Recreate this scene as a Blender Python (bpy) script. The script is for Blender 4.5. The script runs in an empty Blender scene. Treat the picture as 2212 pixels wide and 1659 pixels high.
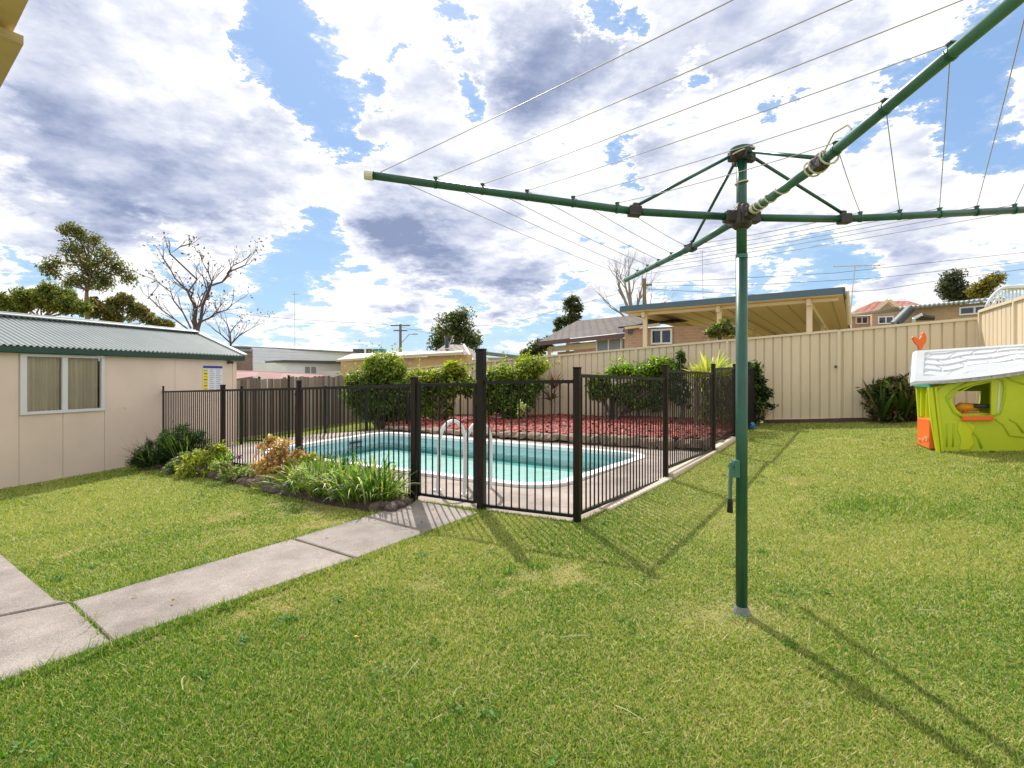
import bpy, bmesh, math, random
import numpy as np
from mathutils import Vector, Matrix
from mathutils.geometry import tessellate_polygon, delaunay_2d_cdt

random.seed(7)
RNG = np.random.default_rng(7)
R = math.radians
SC = bpy.context.scene
COL = SC.collection

# ------------------------------------------------------------------ camera
FPX, CU, CV, CH = 1080.0, 1106.0, 814.0, 1.25      # focal length / horizon measured in a 2212 px wide print; eye height
cam_d = bpy.data.cameras.new('camera')
cam = bpy.data.objects.new('camera', cam_d)
COL.objects.link(cam)
cam.location = (0, 0, CH)
cam.rotation_euler = (R(90), 0, 0)
cam_d.sensor_width = 36
cam_d.lens = FPX / 2212 * 36
cam_d.shift_y = -(829.5 - CV) / 2212
cam_d.clip_start = 0.05
cam_d.clip_end = 3000
SC.camera = cam
SC.render.resolution_x, SC.render.resolution_y = 1024, 768

# ------------------------------------------------------------------ sky, sun
SUN_EL = R(47)
SUN_AZ = math.atan2(-0.265, 0.964)                  # towards the sun: ahead of the camera, a little left
world = bpy.data.worlds.new('World')
SC.world = world
world.use_nodes = True
nt = world.node_tree
nt.nodes.clear()
N, LK = nt.nodes, nt.links


def wmath(op, a, b=None, c=None, clamp=False):
    n = N.new('ShaderNodeMath'); n.operation = op; n.use_clamp = clamp
    for i, v in enumerate((a, b, c)):
        if v is None: continue
        if isinstance(v, (int, float)): n.inputs[i].default_value = v
        else: LK.new(v, n.inputs[i])
    return n.outputs[0]


def wvec(op, a, b=None):
    n = N.new('ShaderNodeVectorMath'); n.operation = op
    for i, v in enumerate((a, b)):
        if v is None: continue
        if isinstance(v, (tuple, list)): n.inputs[i].default_value = v
        else: LK.new(v, n.inputs[i])
    return n


def wnoise(vec, scale, detail, rough, lac=2.0):
    n = N.new('ShaderNodeTexNoise'); n.noise_dimensions = '3D'
    n.inputs['Scale'].default_value = scale; n.inputs['Detail'].default_value = detail
    n.inputs['Roughness'].default_value = rough; n.inputs['Lacunarity'].default_value = lac
    LK.new(vec, n.inputs['Vector'])
    return n


def smooth(x, lo, hi, a=0.0, b=1.0):
    n = N.new('ShaderNodeMapRange'); n.interpolation_type = 'SMOOTHSTEP'
    n.inputs['From Min'].default_value = lo; n.inputs['From Max'].default_value = hi
    n.inputs['To Min'].default_value = a; n.inputs['To Max'].default_value = b
    LK.new(x, n.inputs['Value'])
    return n.outputs[0]


def wmix(f, a, b):
    n = N.new('ShaderNodeMix'); n.data_type = 'RGBA'
    if isinstance(f, (int, float)): n.inputs[0].default_value = f
    else: LK.new(f, n.inputs[0])
    for i, v in ((6, a), (7, b)):
        if isinstance(v, tuple): n.inputs[i].default_value = (*v, 1)
        else: LK.new(v, n.inputs[i])
    return n.outputs[2]


tc = N.new('ShaderNodeTexCoord')
ndir = wvec('NORMALIZE', tc.outputs['Generated']).outputs[0]
sep = N.new('ShaderNodeSeparateXYZ'); LK.new(ndir, sep.inputs[0])
zc = wmath('MAXIMUM', sep.outputs[2], 0.0)
den = wmath('ADD', zc, 0.21)
comb = N.new('ShaderNodeCombineXYZ')                 # flat cloud layer seen from below: features shrink towards the horizon
LK.new(wmath('DIVIDE', sep.outputs[0], den), comb.inputs[0])
LK.new(wmath('DIVIDE', sep.outputs[1], den), comb.inputs[1])
LK.new(wmath('MULTIPLY', zc, 1.5), comb.inputs[2])
lay = comb.outputs[0]
# ragged cloud edges: the direction is pushed about by turbulence before the big shapes are looked up
wn = wnoise(lay, 3.2, 12, 0.72)
wofs = wvec('MULTIPLY', wvec('SUBTRACT', wn.outputs['Color'], (0.5, 0.5, 0.5)).outputs[0], (0.30, 0.30, 0.26)).outputs[0]
wdir = wvec('NORMALIZE', wvec('ADD', ndir, wofs).outputs[0]).outputs[0]


def bumps(lst):
    acc = None
    for (u, v, r, amp) in lst:
        d = Vector((u - CU, FPX, CV - v)); L = d.length; d.normalize()
        dist = wvec('DISTANCE', wdir, tuple(d)).outputs['Value']
        rr = r / L
        n = N.new('ShaderNodeMapRange'); n.interpolation_type = 'SMOOTHSTEP'
        n.inputs['From Min'].default_value = rr * 1.35; n.inputs['From Max'].default_value = rr * 0.15
        n.inputs['To Min'].default_value = 0; n.inputs['To Max'].default_value = amp
        LK.new(dist, n.inputs['Value'])
        acc = n.outputs[0] if acc is None else wmath('ADD', acc, n.outputs[0])
    return acc


# gaps of blue (negative) and heavy cloud masses (positive) as they stood over the yard
gaps = bumps([(570, 20, 75, -.55), (600, 95, 75, -.55), (645, 165, 72, -.55), (695, 245, 65, -.5), (745, 310, 42, -.45),
              (500, 135, 30, -.3), (805, 215, 38, -.35), (870, 130, 28, -.34), (1000, 45, 60, -.38), (1005, 175, 42, -.42),
              (1025, 230, 34, -.4), (1275, 40, 50, -.45), (1310, 85, 36, -.4), (1500, 160, 34, -.38), (1690, 235, 32, -.38),
              (1210, 310, 30, -.3), (1335, 375, 40, -.4), (1365, 350, 30, -.3), (1235, 620, 34, -.45), (1195, 690, 50, -.4),
              (680, 480, 62, -.5), (640, 560, 66, -.52), (590, 640, 50, -.46), (720, 560, 40, -.4), (370, 560, 48, -.38), (440, 620, 40, -.3),
              (60, 575, 46, -.36), (2150, 90, 110, -.6), (2060, 200, 80, -.5), (1960, 190, 60, -.4), (2140, 260, 90, -.55),
              (2180, 330, 50, -.4), (1850, 290, 46, -.3), (1800, 575, 60, -.42), (1640, 600, 46, -.34), (870, 715, 50, -.4), (1000, 660, 40, -.25),
              (1560, 690, 50, -.3)])
mass = bumps([(200, 120, 260, .34), (420, 220, 130, .24), (860, 60, 110, .18), (400, 400, 220, .30), (930, 500, 190, .34),
              (150, 480, 150, .24), (1180, 200, 110, .3), (1180, 90, 80, .25), (1120, 610, 100, .28), (1500, 60, 150, .22), (1750, 80, 150, .2), (1480, 420, 160, .2),
              (1950, 400, 110, .2), (1900, 520, 120, .14), (780, 430, 80, .2), (1390, 600, 60, .2), (650, 350, 90, .22), (2000, 600, 120, .15), (920, 260, 60, .2)])
grey = bumps([(110, 180, 210, .62), (60, 330, 130, .35), (330, 400, 130, .5), (470, 400, 120, .6), (600, 370, 80, .45), (60, 510, 120, .55), (260, 480, 90, .5), (880, 560, 110, .58),
              (900, 470, 110, .42), (960, 600, 90, .4), (1110, 620, 80, .6), (1170, 130, 110, .65), (1190, 260, 80, .5), (1620, 30, 150, .35), (1800, 60, 120, .3),
              (1400, 340, 80, .3), (1600, 560, 110, .35), (1900, 640, 160, .35), (1100, 380, 90, .3), (640, 690, 30, .4), (850, 450, 80, .3)])
n1 = wnoise(lay, 2.1, 14, 0.60)
n2 = wnoise(lay, 6.5, 13, 0.64)
fb = wmath('ADD', wmath('MULTIPLY', wmath('SUBTRACT', n1.outputs['Fac'], 0.5), 1.15), wmath('MULTIPLY', wmath('SUBTRACT', n2.outputs['Fac'], 0.5), 0.95))
dens = wmath('ADD', wmath('ADD', wmath('ADD', fb, 0.20), wmath('MULTIPLY', gaps, 1.0)), mass)
dens = wmath('ADD', dens, smooth(sep.outputs[2], 0.0, 0.34, -0.22, 0.0))
mask = smooth(dens, -0.03, 0.09)
veil = smooth(dens, -0.30, 0.06, 0.0, 0.16)           # thin vapour round the cumulus
mask = wmath('MAXIMUM', mask, veil)
# thick middles are grey (seen from the shaded side), thin rims glow white
n3 = wnoise(wvec('ADD', lay, (3.1, 1.7, 0.4)).outputs[0], 2.6, 7, 0.5)
# the side of each billow away from the sun is greyer: compare the vapour a little nearer the sun
sl_ = sdir_ = Vector((math.sin(SUN_AZ) * math.cos(SUN_EL), math.cos(SUN_AZ) * math.cos(SUN_EL), math.sin(SUN_EL)))
slay = (sl_.x / (sl_.z + .21), sl_.y / (sl_.z + .21), sl_.z * 1.5)
tow = wvec('SCALE', wvec('NORMALIZE', wvec('SUBTRACT', slay, lay).outputs[0]).outputs[0]); tow.inputs['Scale'].default_value = 0.075
n1b = wnoise(wvec('ADD', lay, tow.outputs[0]).outputs[0], 2.1, 10, 0.60)
relief = wmath('MULTIPLY', wmath('SUBTRACT', n1b.outputs['Fac'], n1.outputs['Fac']), 2.2)
gsum = wmath('ADD', wmath('MULTIPLY', grey, 0.62), wmath('MULTIPLY', wmath('SUBTRACT', n3.outputs['Fac'], 0.285), 1.40))
gsum = wmath('ADD', gsum, relief)
gsum = wmath('ADD', gsum, wmath('MULTIPLY', wmath('SUBTRACT', n2.outputs['Fac'], 0.5), 0.22))
gfac = wmath('MULTIPLY', gsum, smooth(dens, 0.0, 0.42), clamp=True)
ramp = N.new('ShaderNodeValToRGB')
cr = ramp.color_ramp
cr.elements[0].position = 0.0; cr.elements[0].color = (1.04, 1.04, 1.04, 1)
cr.elements[1].position = 1.0; cr.elements[1].color = (0.25, 0.305, 0.47, 1)
for p, c in ((0.12, (0.95, 0.955, 0.97, 1)), (0.36, (0.70, 0.73, 0.83, 1)), (0.68, (0.45, 0.50, 0.66, 1))):
    e = cr.elements.new(p); e.color = c
LK.new(gfac, ramp.inputs[0])
sky = N.new('ShaderNodeTexSky'); sky.sky_type = 'NISHITA'; sky.sun_disc = False
sky.sun_elevation = SUN_EL; sky.sun_rotation = SUN_AZ
sky.air_density = 1.0; sky.dust_density = 0.6; sky.ozone_density = 1.6
SKY_STR = 0.1
skyc = wmix(1.0, (0, 0, 0), sky.outputs[0])
gain = N.new('ShaderNodeVectorMath'); gain.operation = 'MULTIPLY'
LK.new(skyc, gain.inputs[0]); gain.inputs[1].default_value = (1.0, 1.08, 1.10)
cloud = N.new('ShaderNodeVectorMath'); cloud.operation = 'MULTIPLY'
LK.new(ramp.outputs[0], cloud.inputs[0]); cloud.inputs[1].default_value = (0.91 / SKY_STR,) * 3
hz = smooth(sep.outputs[2], 0.0, 0.36, 0.85, 0.0)     # pale air near the horizon
hzc = smooth(sep.outputs[2], 0.02, 0.42)
airc = wmix(hzc, (0.33 / SKY_STR, 0.53 / SKY_STR, 0.72 / SKY_STR), (0.25 / SKY_STR, 0.41 / SKY_STR, 0.70 / SKY_STR))
base = wmix(0.78, gain.outputs[0], airc)     # thin high haze evens out the clear air
final = wmix(mask, base, cloud.outputs[0])
bg = N.new('ShaderNodeBackground'); bg.inputs['Strength'].default_value = SKY_STR
LK.new(final, bg.inputs['Color'])
wo = N.new('ShaderNodeOutputWorld'); LK.new(bg.outputs[0], wo.inputs[0])
world.cycles.sampling_method = 'MANUAL'
world.cycles.sample_map_resolution = 512

sun_d = bpy.data.lights.new('sun', 'SUN')
sun_d.energy = 4.1; sun_d.angle = R(0.4); sun_d.color = (1.0, 0.95, 0.87)
sun = bpy.data.objects.new('sun', sun_d); COL.objects.link(sun)
sdir = Vector((math.sin(SUN_AZ) * math.cos(SUN_EL), math.cos(SUN_AZ) * math.cos(SUN_EL), math.sin(SUN_EL)))
sun.rotation_euler = sdir.to_track_quat('Z', 'Y').to_euler()
sun.location = sdir * 50

SC.view_settings.view_transform = 'Standard'
SC.view_settings.look = 'None'
SC.view_settings.gamma = 1
SC.view_settings.exposure = 0.36
SC.view_settings.use_curve_mapping = False
SC.cycles.max_bounces = 8
SC.cycles.transparent_max_bounces = 12

# ------------------------------------------------------------------ geometry helpers


def at(u, v, d):
    """point at depth d that the photograph shows at (u, v) of the 2212 px print"""
    return Vector(((u - CU) / FPX * d, d, CH + (CV - v) / FPX * d))


def sp(a, k=0.45):
    return k * np.logaddexp(0, np.asarray(a, float) / k)


def gz(x, y=0.0):
    x = np.asarray(x, float)
    return 0.08 * np.minimum(sp(x - 1.9), 9) - 0.058 * np.minimum(sp(-x - 1.5), 5.5)


def gp(u, v, lift=0.0):
    d = (CH) * FPX / (v - CV)
    for _ in range(12):
        d = (CH - float(gz((u - CU) / FPX * d)) - lift) * FPX / (v - CV)
    return Vector(((u - CU) / FPX * d, d, float(gz((u - CU) / FPX * d)) + lift))


def V2(p): return Vector((p[0], p[1]))


class MB:
    """collects shapes into one mesh object"""
    def __init__(s): s.v = []; s.f = []; s.smooth = False

    def add(s, vs, fs):
        o = len(s.v); s.v += [tuple(v) for v in vs]; s.f += [tuple(i + o for i in f) for f in fs]; return s

    def box(s, c, size, rz=0.0, taper=1.0):
        cx, cy, cz = c; a, b, h = size[0] / 2, size[1] / 2, size[2] / 2
        vs = []
        for z, t in ((-h, 1), (h, taper)):
            for x, y in ((-a, -b), (a, -b), (a, b), (-a, b)):
                x *= t; y *= t
                vs.append((cx + x * math.cos(rz) - y * math.sin(rz), cy + x * math.sin(rz) + y * math.cos(rz), cz + z))
        return s.add(vs, [(0, 3, 2, 1), (4, 5, 6, 7), (0, 1, 5, 4), (1, 2, 6, 5), (2, 3, 7, 6), (3, 0, 4, 7)])

    def bar(s, p0, p1, w, h, up=(0, 0, 1)):
        """a box running p0 -> p1, w wide, h deep along up"""
        p0, p1 = Vector(p0), Vector(p1); d = (p1 - p0).normalized(); up = Vector(up)
        sd = d.cross(up)
        if sd.length < 1e-4: sd = d.cross(Vector((1, 0, 0)))
        sd.normalize(); u2 = sd.cross(d).normalized()
        vs = []
        for p in (p0, p1):
            for a, b in ((-1, -1), (1, -1), (1, 1), (-1, 1)):
                vs.append(p + sd * (a * w / 2) + u2 * (b * h / 2))
        return s.add(vs, [(3, 2, 1, 0), (4, 5, 6, 7), (0, 1, 5, 4), (1, 2, 6, 5), (2, 3, 7, 6), (3, 0, 4, 7)])

    def tube(s, pts, r, n=8, cap=True):
        pts = [Vector(p) for p in pts]; k = len(pts)
        rs = [r] * k if isinstance(r, (int, float)) else list(r)
        vs = []; fs = []; ref = None
        for i, p in enumerate(pts):
            d = (pts[min(i + 1, k - 1)] - pts[max(i - 1, 0)])
            if d.length < 1e-9: d = Vector((0, 0, 1))
            d.normalize()
            if ref is None or abs(ref.dot(d)) > 0.95:
                ref = Vector((0, 0, 1)) if abs(d.z) < 0.9 else Vector((1, 0, 0))
            a = d.cross(ref).normalized(); b = a.cross(d).normalized(); ref = b
            for j in range(n):
                t = 2 * math.pi * j / n
                vs.append(p + (a * math.cos(t) + b * math.sin(t)) * rs[i])
        for i in range(k - 1):
            for j in range(n):
                j2 = (j + 1) % n
                fs.append((i * n + j, i * n + j2, (i + 1) * n + j2, (i + 1) * n + j))
        if cap:
            fs.append(tuple(range(n - 1, -1, -1))); fs.append(tuple(range((k - 1) * n, k * n)))
        return s.add(vs, fs)

    def prism(s, poly, z0, z1, frame=None):
        """extruded polygon; poly in xy (or in a frame (origin, ax, ay, an))"""
        n = len(poly)
        if frame is None:
            P = lambda x, y, z: Vector((x, y, z))
        else:
            o, ax, ay, an = frame
            P = lambda x, y, z: Vector(o) + Vector(ax) * x + Vector(ay) * y + Vector(an) * z
        vs = [P(x, y, z0) for x, y in poly] + [P(x, y, z1) for x, y in poly]
        fs = [(i, (i + 1) % n, n + (i + 1) % n, n + i) for i in range(n)]
        tris = tessellate_polygon([[Vector((x, y, 0)) for x, y in poly]])
        fs += [tuple(t) for t in tris] + [tuple(n + i for i in reversed(t)) for t in tris]
        return s.add(vs, fs)

    def holed(s, outer, hole, z0, z1, frame=None):
        if frame is None:
            P = lambda x, y, z: Vector((x, y, z))
        else:
            o, ax, ay, an = frame
            P = lambda x, y, z: Vector(o) + Vector(ax) * x + Vector(ay) * y + Vector(an) * z
        pts = list(outer) + list(hole); n = len(pts); m = len(outer)
        vs = [P(x, y, z0) for x, y in pts] + [P(x, y, z1) for x, y in pts]
        fs = []
        for lo, hi in ((0, m), (m, n)):
            k = hi - lo
            for i in range(k):
                a, b = lo + i, lo + (i + 1) % k
                fs.append((a, b, n + b, n + a))
        tris = tessellate_polygon([[Vector((x, y, 0)) for x, y in outer], [Vector((x, y, 0)) for x, y in hole]])
        fs += [tuple(t) for t in tris] + [tuple(n + i for i in reversed(t)) for t in tris]
        return s.add(vs, fs)

    def poly(s, pts):
        return s.add(pts, [tuple(range(len(pts)))])

    def mesh(s, name, mat=None, bevel=0, smooth=False):
        me = bpy.data.meshes.new(name)
        me.from_pydata(s.v, [], s.f)
        me.validate(clean_customdata=False)
        bm = bmesh.new(); bm.from_mesh(me)
        bmesh.ops.recalc_face_normals(bm, faces=bm.faces)
        if bevel:
            bmesh.ops.bevel(bm, geom=[e for e in bm.edges if len(e.link_faces) == 2 and e.calc_face_angle(0) > 0.6], offset=bevel, segments=1, affect='EDGES', clamp_overlap=True)
        bm.to_mesh(me); bm.free()
        if smooth:
            me.polygons.foreach_set('use_smooth', [True] * len(me.polygons))
        if mat: me.materials.append(mat)
        me.update()
        return me

    def build(s, name, mat=None, parent=None, bevel=0, smooth=False):
        return link(name, s.mesh(name, mat, bevel, smooth), parent)


def link(name, me, parent=None, loc=None, rot=None, scale=None):
    o = bpy.data.objects.new(name, me); COL.objects.link(o)
    if parent is not None: o.parent = parent
    if loc is not None: o.location = loc
    if rot is not None: o.rotation_euler = rot
    if scale is not None: o.scale = scale
    return o


def thing(name, label, cat, loc=(0, 0, 0), group=None):
    """an Empty at the thing's base; parts built in world space get moved under it with part()"""
    o = bpy.data.objects.new(name, None); COL.objects.link(o)
    o.empty_display_size = 0.2
    o.location = loc; tag(o, label, cat, group)
    return o


def tag(o, label=None, cat=None, group=None, kind=None):
    if label: o['label'] = label
    if cat: o['category'] = cat
    if group: o['group'] = group
    if kind: o['kind'] = kind
    return o


def hang(o, root):
    """parent o, whose mesh is in world space, to a root empty that is only translated"""
    o.parent = root
    o.matrix_parent_inverse = Matrix.Translation(-root.location)
    return o


def npmesh(name, verts, faces, mat, colors=None, parent=None, smooth=False):
    """big mesh from numpy arrays; faces (n,3) or (n,4); colors per vertex (n,3)"""
    me = bpy.data.meshes.new(name)
    nv, nf, k = len(verts), len(faces), faces.shape[1]
    me.vertices.add(nv); me.vertices.foreach_set('co', np.ascontiguousarray(verts, np.float32).ravel())
    me.loops.add(nf * k); me.loops.foreach_set('vertex_index', np.ascontiguousarray(faces, np.int32).ravel())
    me.polygons.add(nf)
    me.polygons.foreach_set('loop_start', np.arange(0, nf * k, k, dtype=np.int32))
    try: me.polygons.foreach_set('loop_total', np.full(nf, k, np.int32))
    except Exception: pass
    if smooth: me.polygons.foreach_set('use_smooth', np.ones(nf, bool))
    me.update(calc_edges=True)
    if colors is not None:
        a = me.color_attributes.new('tint', 'FLOAT_COLOR', 'POINT')
        c4 = np.ones((nv, 4), np.float32); c4[:, :3] = colors
        a.data.foreach_set('color', c4.ravel())
    me.materials.append(mat)
    return link(name, me, parent)

# ------------------------------------------------------------------ materials


def mat(name, color, rough=0.6, metal=0.0, noise=0.0, nscale=8.0, bump=0.0, bscale=60.0, spec=0.5, color2=None, coat=0.0, stretch=None):
    m = bpy.data.materials.new(name); m.use_nodes = True
    t = m.node_tree; b = t.nodes['Principled BSDF']
    b.inputs['Roughness'].default_value = rough; b.inputs['Metallic'].default_value = metal
    b.inputs['Specular IOR Level'].default_value = spec
    if coat: b.inputs['Coat Weight'].default_value = coat
    b.inputs['Base Color'].default_value = (*color, 1)
    co = t.nodes.new('ShaderNodeTexCoord').outputs['Object']
    if stretch:
        mp = t.nodes.new('ShaderNodeMapping'); mp.inputs['Scale'].default_value = stretch
        t.links.new(co, mp.inputs['Vector']); co = mp.outputs[0]
    if noise or color2:
        n = t.nodes.new('ShaderNodeTexNoise'); n.inputs['Scale'].default_value = nscale; n.inputs['Detail'].default_value = 8
        n.inputs['Roughness'].default_value = 0.62
        t.links.new(co, n.inputs['Vector'])
        r = t.nodes.new('ShaderNodeValToRGB')
        r.color_ramp.elements[0].position = 0.32; r.color_ramp.elements[1].position = 0.68
        c2 = color2 if color2 else tuple(min(1, c * (1 + noise)) for c in color)
        c1 = color if color2 else tuple(c * (1 - noise) for c in color)
        r.color_ramp.elements[0].color = (*c1, 1); r.color_ramp.elements[1].color = (*c2, 1)
        t.links.new(n.outputs['Fac'], r.inputs[0]); t.links.new(r.outputs[0], b.inputs['Base Color'])
    if bump:
        n = t.nodes.new('ShaderNodeTexNoise'); n.inputs['Scale'].default_value = bscale; n.inputs['Detail'].default_value = 6
        t.links.new(co, n.inputs['Vector'])
        bp = t.nodes.new('ShaderNodeBump'); bp.inputs['Strength'].default_value = bump; bp.inputs['Distance'].default_value = 0.02
        t.links.new(n.outputs['Fac'], bp.inputs['Height']); t.links.new(bp.outputs[0], b.inputs['Normal'])
    return m


def leafmat(name, translucent=0.35, rough=0.45, spec=0.35):
    m = bpy.data.materials.new(name); m.use_nodes = True
    t = m.node_tree; b = t.nodes['Principled BSDF']; out = t.nodes['Material Output']
    a = t.nodes.new('ShaderNodeAttribute'); a.attribute_name = 'tint'
    b.inputs['Roughness'].default_value = rough; b.inputs['Specular IOR Level'].default_value = spec
    t.links.new(a.outputs['Color'], b.inputs['Base Color'])
    tr = t.nodes.new('ShaderNodeBsdfTranslucent')
    g = t.nodes.new('ShaderNodeMix'); g.data_type = 'RGBA'; g.blend_type = 'MULTIPLY'; g.inputs[0].default_value = 1.0
    t.links.new(a.outputs['Color'], g.inputs[6]); g.inputs[7].default_value = (1.35, 1.45, 0.7, 1)
    t.links.new(g.outputs[2], tr.inputs[0])
    mx = t.nodes.new('ShaderNodeMixShader'); mx.inputs[0].default_value = translucent
    t.links.new(b.outputs[0], mx.inputs[1]); t.links.new(tr.outputs[0], mx.inputs[2]); t.links.new(mx.outputs[0], out.inputs[0])
    return m


M_leaf = leafmat('leaf', 0.45)
M_far_leaf = leafmat('far_leaf', 0.5, 0.6, 0.2)
M_grass = leafmat('grass_blade', 0.32, 0.55, 0.25)
M_black = mat('black_fence_paint', (0.007, 0.006, 0.0055), 0.42, spec=0.35)
M_post = mat('post_brown_black', (0.004, 0.0032, 0.003), 0.4, color2=(0.026, 0.010, 0.006), nscale=5, bump=0.15, spec=.3, stretch=(1, 1, .3))
M_green = mat('hoist_green', (0.010, 0.082, 0.048), 0.33, noise=0.25, nscale=6, spec=0.6)
M_green2 = mat('hoist_green_faded', (0.045, 0.15, 0.105), 0.42, noise=0.25, nscale=9)
M_cast = mat('cast_dark_metal', (0.018, 0.020, 0.022), 0.5, color2=(0.06, 0.042, 0.036), nscale=25, bump=.3)
M_wire = mat('clothes_wire', (0.42, 0.40, 0.38), 0.5, spec=.4)
M_rope = mat('rope', (0.62, 0.56, 0.42), 0.9)
M_white = mat('white_paint', (0.78, 0.78, 0.78), 0.4)
M_cap = mat('ivory_plastic', (0.68, 0.66, 0.58), 0.5)
M_wallsheet = mat('cream_wall_sheet', (0.76, 0.605, 0.49), 0.75, noise=0.06, nscale=1.4, bump=0.05, bscale=30)
M_gutter = mat('green_gutter', (0.020, 0.062, 0.040), 0.5, noise=.15, nscale=3)
M_zinc = mat('pale_corrugated_steel', (0.27, 0.30, 0.295), 0.5, noise=0.09, nscale=2.0, spec=.5)
M_alu = mat('white_window_frame', (0.70, 0.69, 0.67), 0.45)
M_concrete = mat('aggregate_path', (0.275, 0.232, 0.205), 0.9, noise=0.0, color2=(0.38, 0.33, 0.295), nscale=3.0, bump=0.35, bscale=160)
M_deck = mat('pool_deck', (0.34, 0.275, 0.235), 0.9, color2=(0.46, 0.385, 0.335), nscale=2.5, bump=0.25, bscale=120)
M_deckpale = mat('pale_coping_paver', (0.66, 0.56, 0.44), 0.8, noise=.08, nscale=4, bump=.1)
M_coping = mat('white_coping', (0.80, 0.80, 0.78), 0.55)
M_soil = mat('soil', (0.055, 0.034, 0.022), 0.95, noise=.4, nscale=20, bump=.7, bscale=60)
M_rock = mat('edging_rock', (0.16, 0.105, 0.075), 0.9, color2=(0.40, 0.31, 0.23), nscale=14, bump=.5, bscale=30)
M_darkrock = mat('dark_edging_rock', (0.07, 0.048, 0.04), 0.9, color2=(0.19, 0.14, 0.12), nscale=14, bump=.5, bscale=30)
M_cream = mat('cream_steel_fence', (0.70, 0.575, 0.405), 0.45, noise=0.07, nscale=1.6, spec=.4, stretch=(1, 1, .35))
M_creampost = mat('cream_steel_post', (0.72, 0.595, 0.425), 0.42, spec=.45)
M_glassdark = mat('dark_window', (0.02, 0.022, 0.028), 0.08, spec=.8)
def speckle(m, sc1=150.0, amt=0.35, stain=1.1, samt=0.30):
    """fine aggregate grains and broad weather stains multiplied into a concrete's own colour"""
    t = m.node_tree; b = t.nodes['Principled BSDF']; src = b.inputs['Base Color'].links[0].from_socket
    co = t.nodes.new('ShaderNodeTexCoord').outputs['Object']
    for s_, a_, lo, hi in ((sc1, amt, .40, .60), (stain, samt, .35, .62)):
        n = t.nodes.new('ShaderNodeTexNoise'); n.inputs['Scale'].default_value = s_; n.inputs['Detail'].default_value = 5; n.inputs['Roughness'].default_value = .7
        t.links.new(co, n.inputs['Vector'])
        mr = t.nodes.new('ShaderNodeMapRange'); mr.inputs['From Min'].default_value = lo; mr.inputs['From Max'].default_value = hi
        mr.inputs['To Min'].default_value = 1 - a_; mr.inputs['To Max'].default_value = 1 + a_ * .5; t.links.new(n.outputs['Fac'], mr.inputs['Value'])
        mu = t.nodes.new('ShaderNodeVectorMath'); mu.operation = 'SCALE'; t.links.new(src, mu.inputs[0]); t.links.new(mr.outputs[0], mu.inputs['Scale']); src = mu.outputs[0]
    t.links.new(src, b.inputs['Base Color'])


speckle(M_concrete); speckle(M_deck, 130, .25)
# ------------------------------------------------------------------ small generators


def inside(poly, x, y):
    x = np.asarray(x); y = np.asarray(y)
    c = np.zeros(np.broadcast(x, y).shape, bool); n = len(poly)
    for i in range(n):
        x0, y0 = poly[i][0], poly[i][1]; x1, y1 = poly[(i + 1) % n][0], poly[(i + 1) % n][1]
        if y0 == y1: continue
        cond = ((y0 > y) != (y1 > y)) & (x < (x1 - x0) * (y - y0) / (y1 - y0) + x0)
        c ^= cond
    return c


def unit(a):
    return a / np.maximum(np.linalg.norm(a, axis=-1, keepdims=True), 1e-9)


def pick(pal, n, rng, jit=0.18):
    pal = np.array(pal, float); i = rng.integers(0, len(pal), n)
    return np.clip(pal[i] * (1 + rng.normal(0, jit, (n, 1))) * (1 + rng.normal(0, jit * .3, (n, 3))), 0.003, 1)


def leaves(name, pos, nrm, ln, wd, col, m, parent=None, fold=0.15, dirs=None, rng=RNG):
    """one folded kite per leaf"""
    n = len(pos)
    nrm = unit(nrm)
    if dirs is None:
        dirs = rng.normal(size=(n, 3))
    d = unit(dirs - (dirs * nrm).sum(1, keepdims=True) * nrm)
    s = np.cross(nrm, d)
    ln = np.broadcast_to(np.asarray(ln, float), (n,))[:, None]; wd = np.broadcast_to(np.asarray(wd, float), (n,))[:, None]
    v = np.empty((n, 4, 3))
    v[:, 0] = pos; v[:, 2] = pos + d * ln - nrm * ln * fold
    v[:, 1] = pos + d * ln * 0.45 + s * wd / 2 + nrm * wd * fold
    v[:, 3] = pos + d * ln * 0.45 - s * wd / 2 + nrm * wd * fold
    f = np.arange(n * 4).reshape(n, 4)
    return npmesh(name, v.reshape(-1, 3), f, m, np.repeat(col, 4, 0), parent)


def clump_pts(clumps, n, rng, shell=0.45):
    """points in ellipsoids (cx,cy,cz,rx,ry,rz), more of them near the skin; returns points and outward directions"""
    C = np.array(clumps, float)
    w = (C[:, 3] * C[:, 4] * C[:, 5]) ** 0.7; w /= w.sum()
    k = rng.choice(len(C), n, p=w)
    d = unit(rng.normal(size=(n, 3)))
    r = rng.random(n) ** shell
    P = C[k, :3] + d * r[:, None] * C[k, 3:6]
    return P, d, r


def subclumps(c, k, size, rng, flat=0.8):
    """break one ellipsoid into k smaller leafy clumps for an uneven outline"""
    cx, cy, cz, rx, ry, rz = c; out = []
    for _ in range(k):
        d = rng.normal(size=3); d /= np.linalg.norm(d); r = rng.random() ** 0.4
        s = size * rng.uniform(.45, 1.45)
        r *= rng.uniform(.8, 1.22)
        out.append((cx + d[0] * rx * r, cy + d[1] * ry * r, cz + d[2] * rz * r, s, s, s * flat))
    return out


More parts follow.
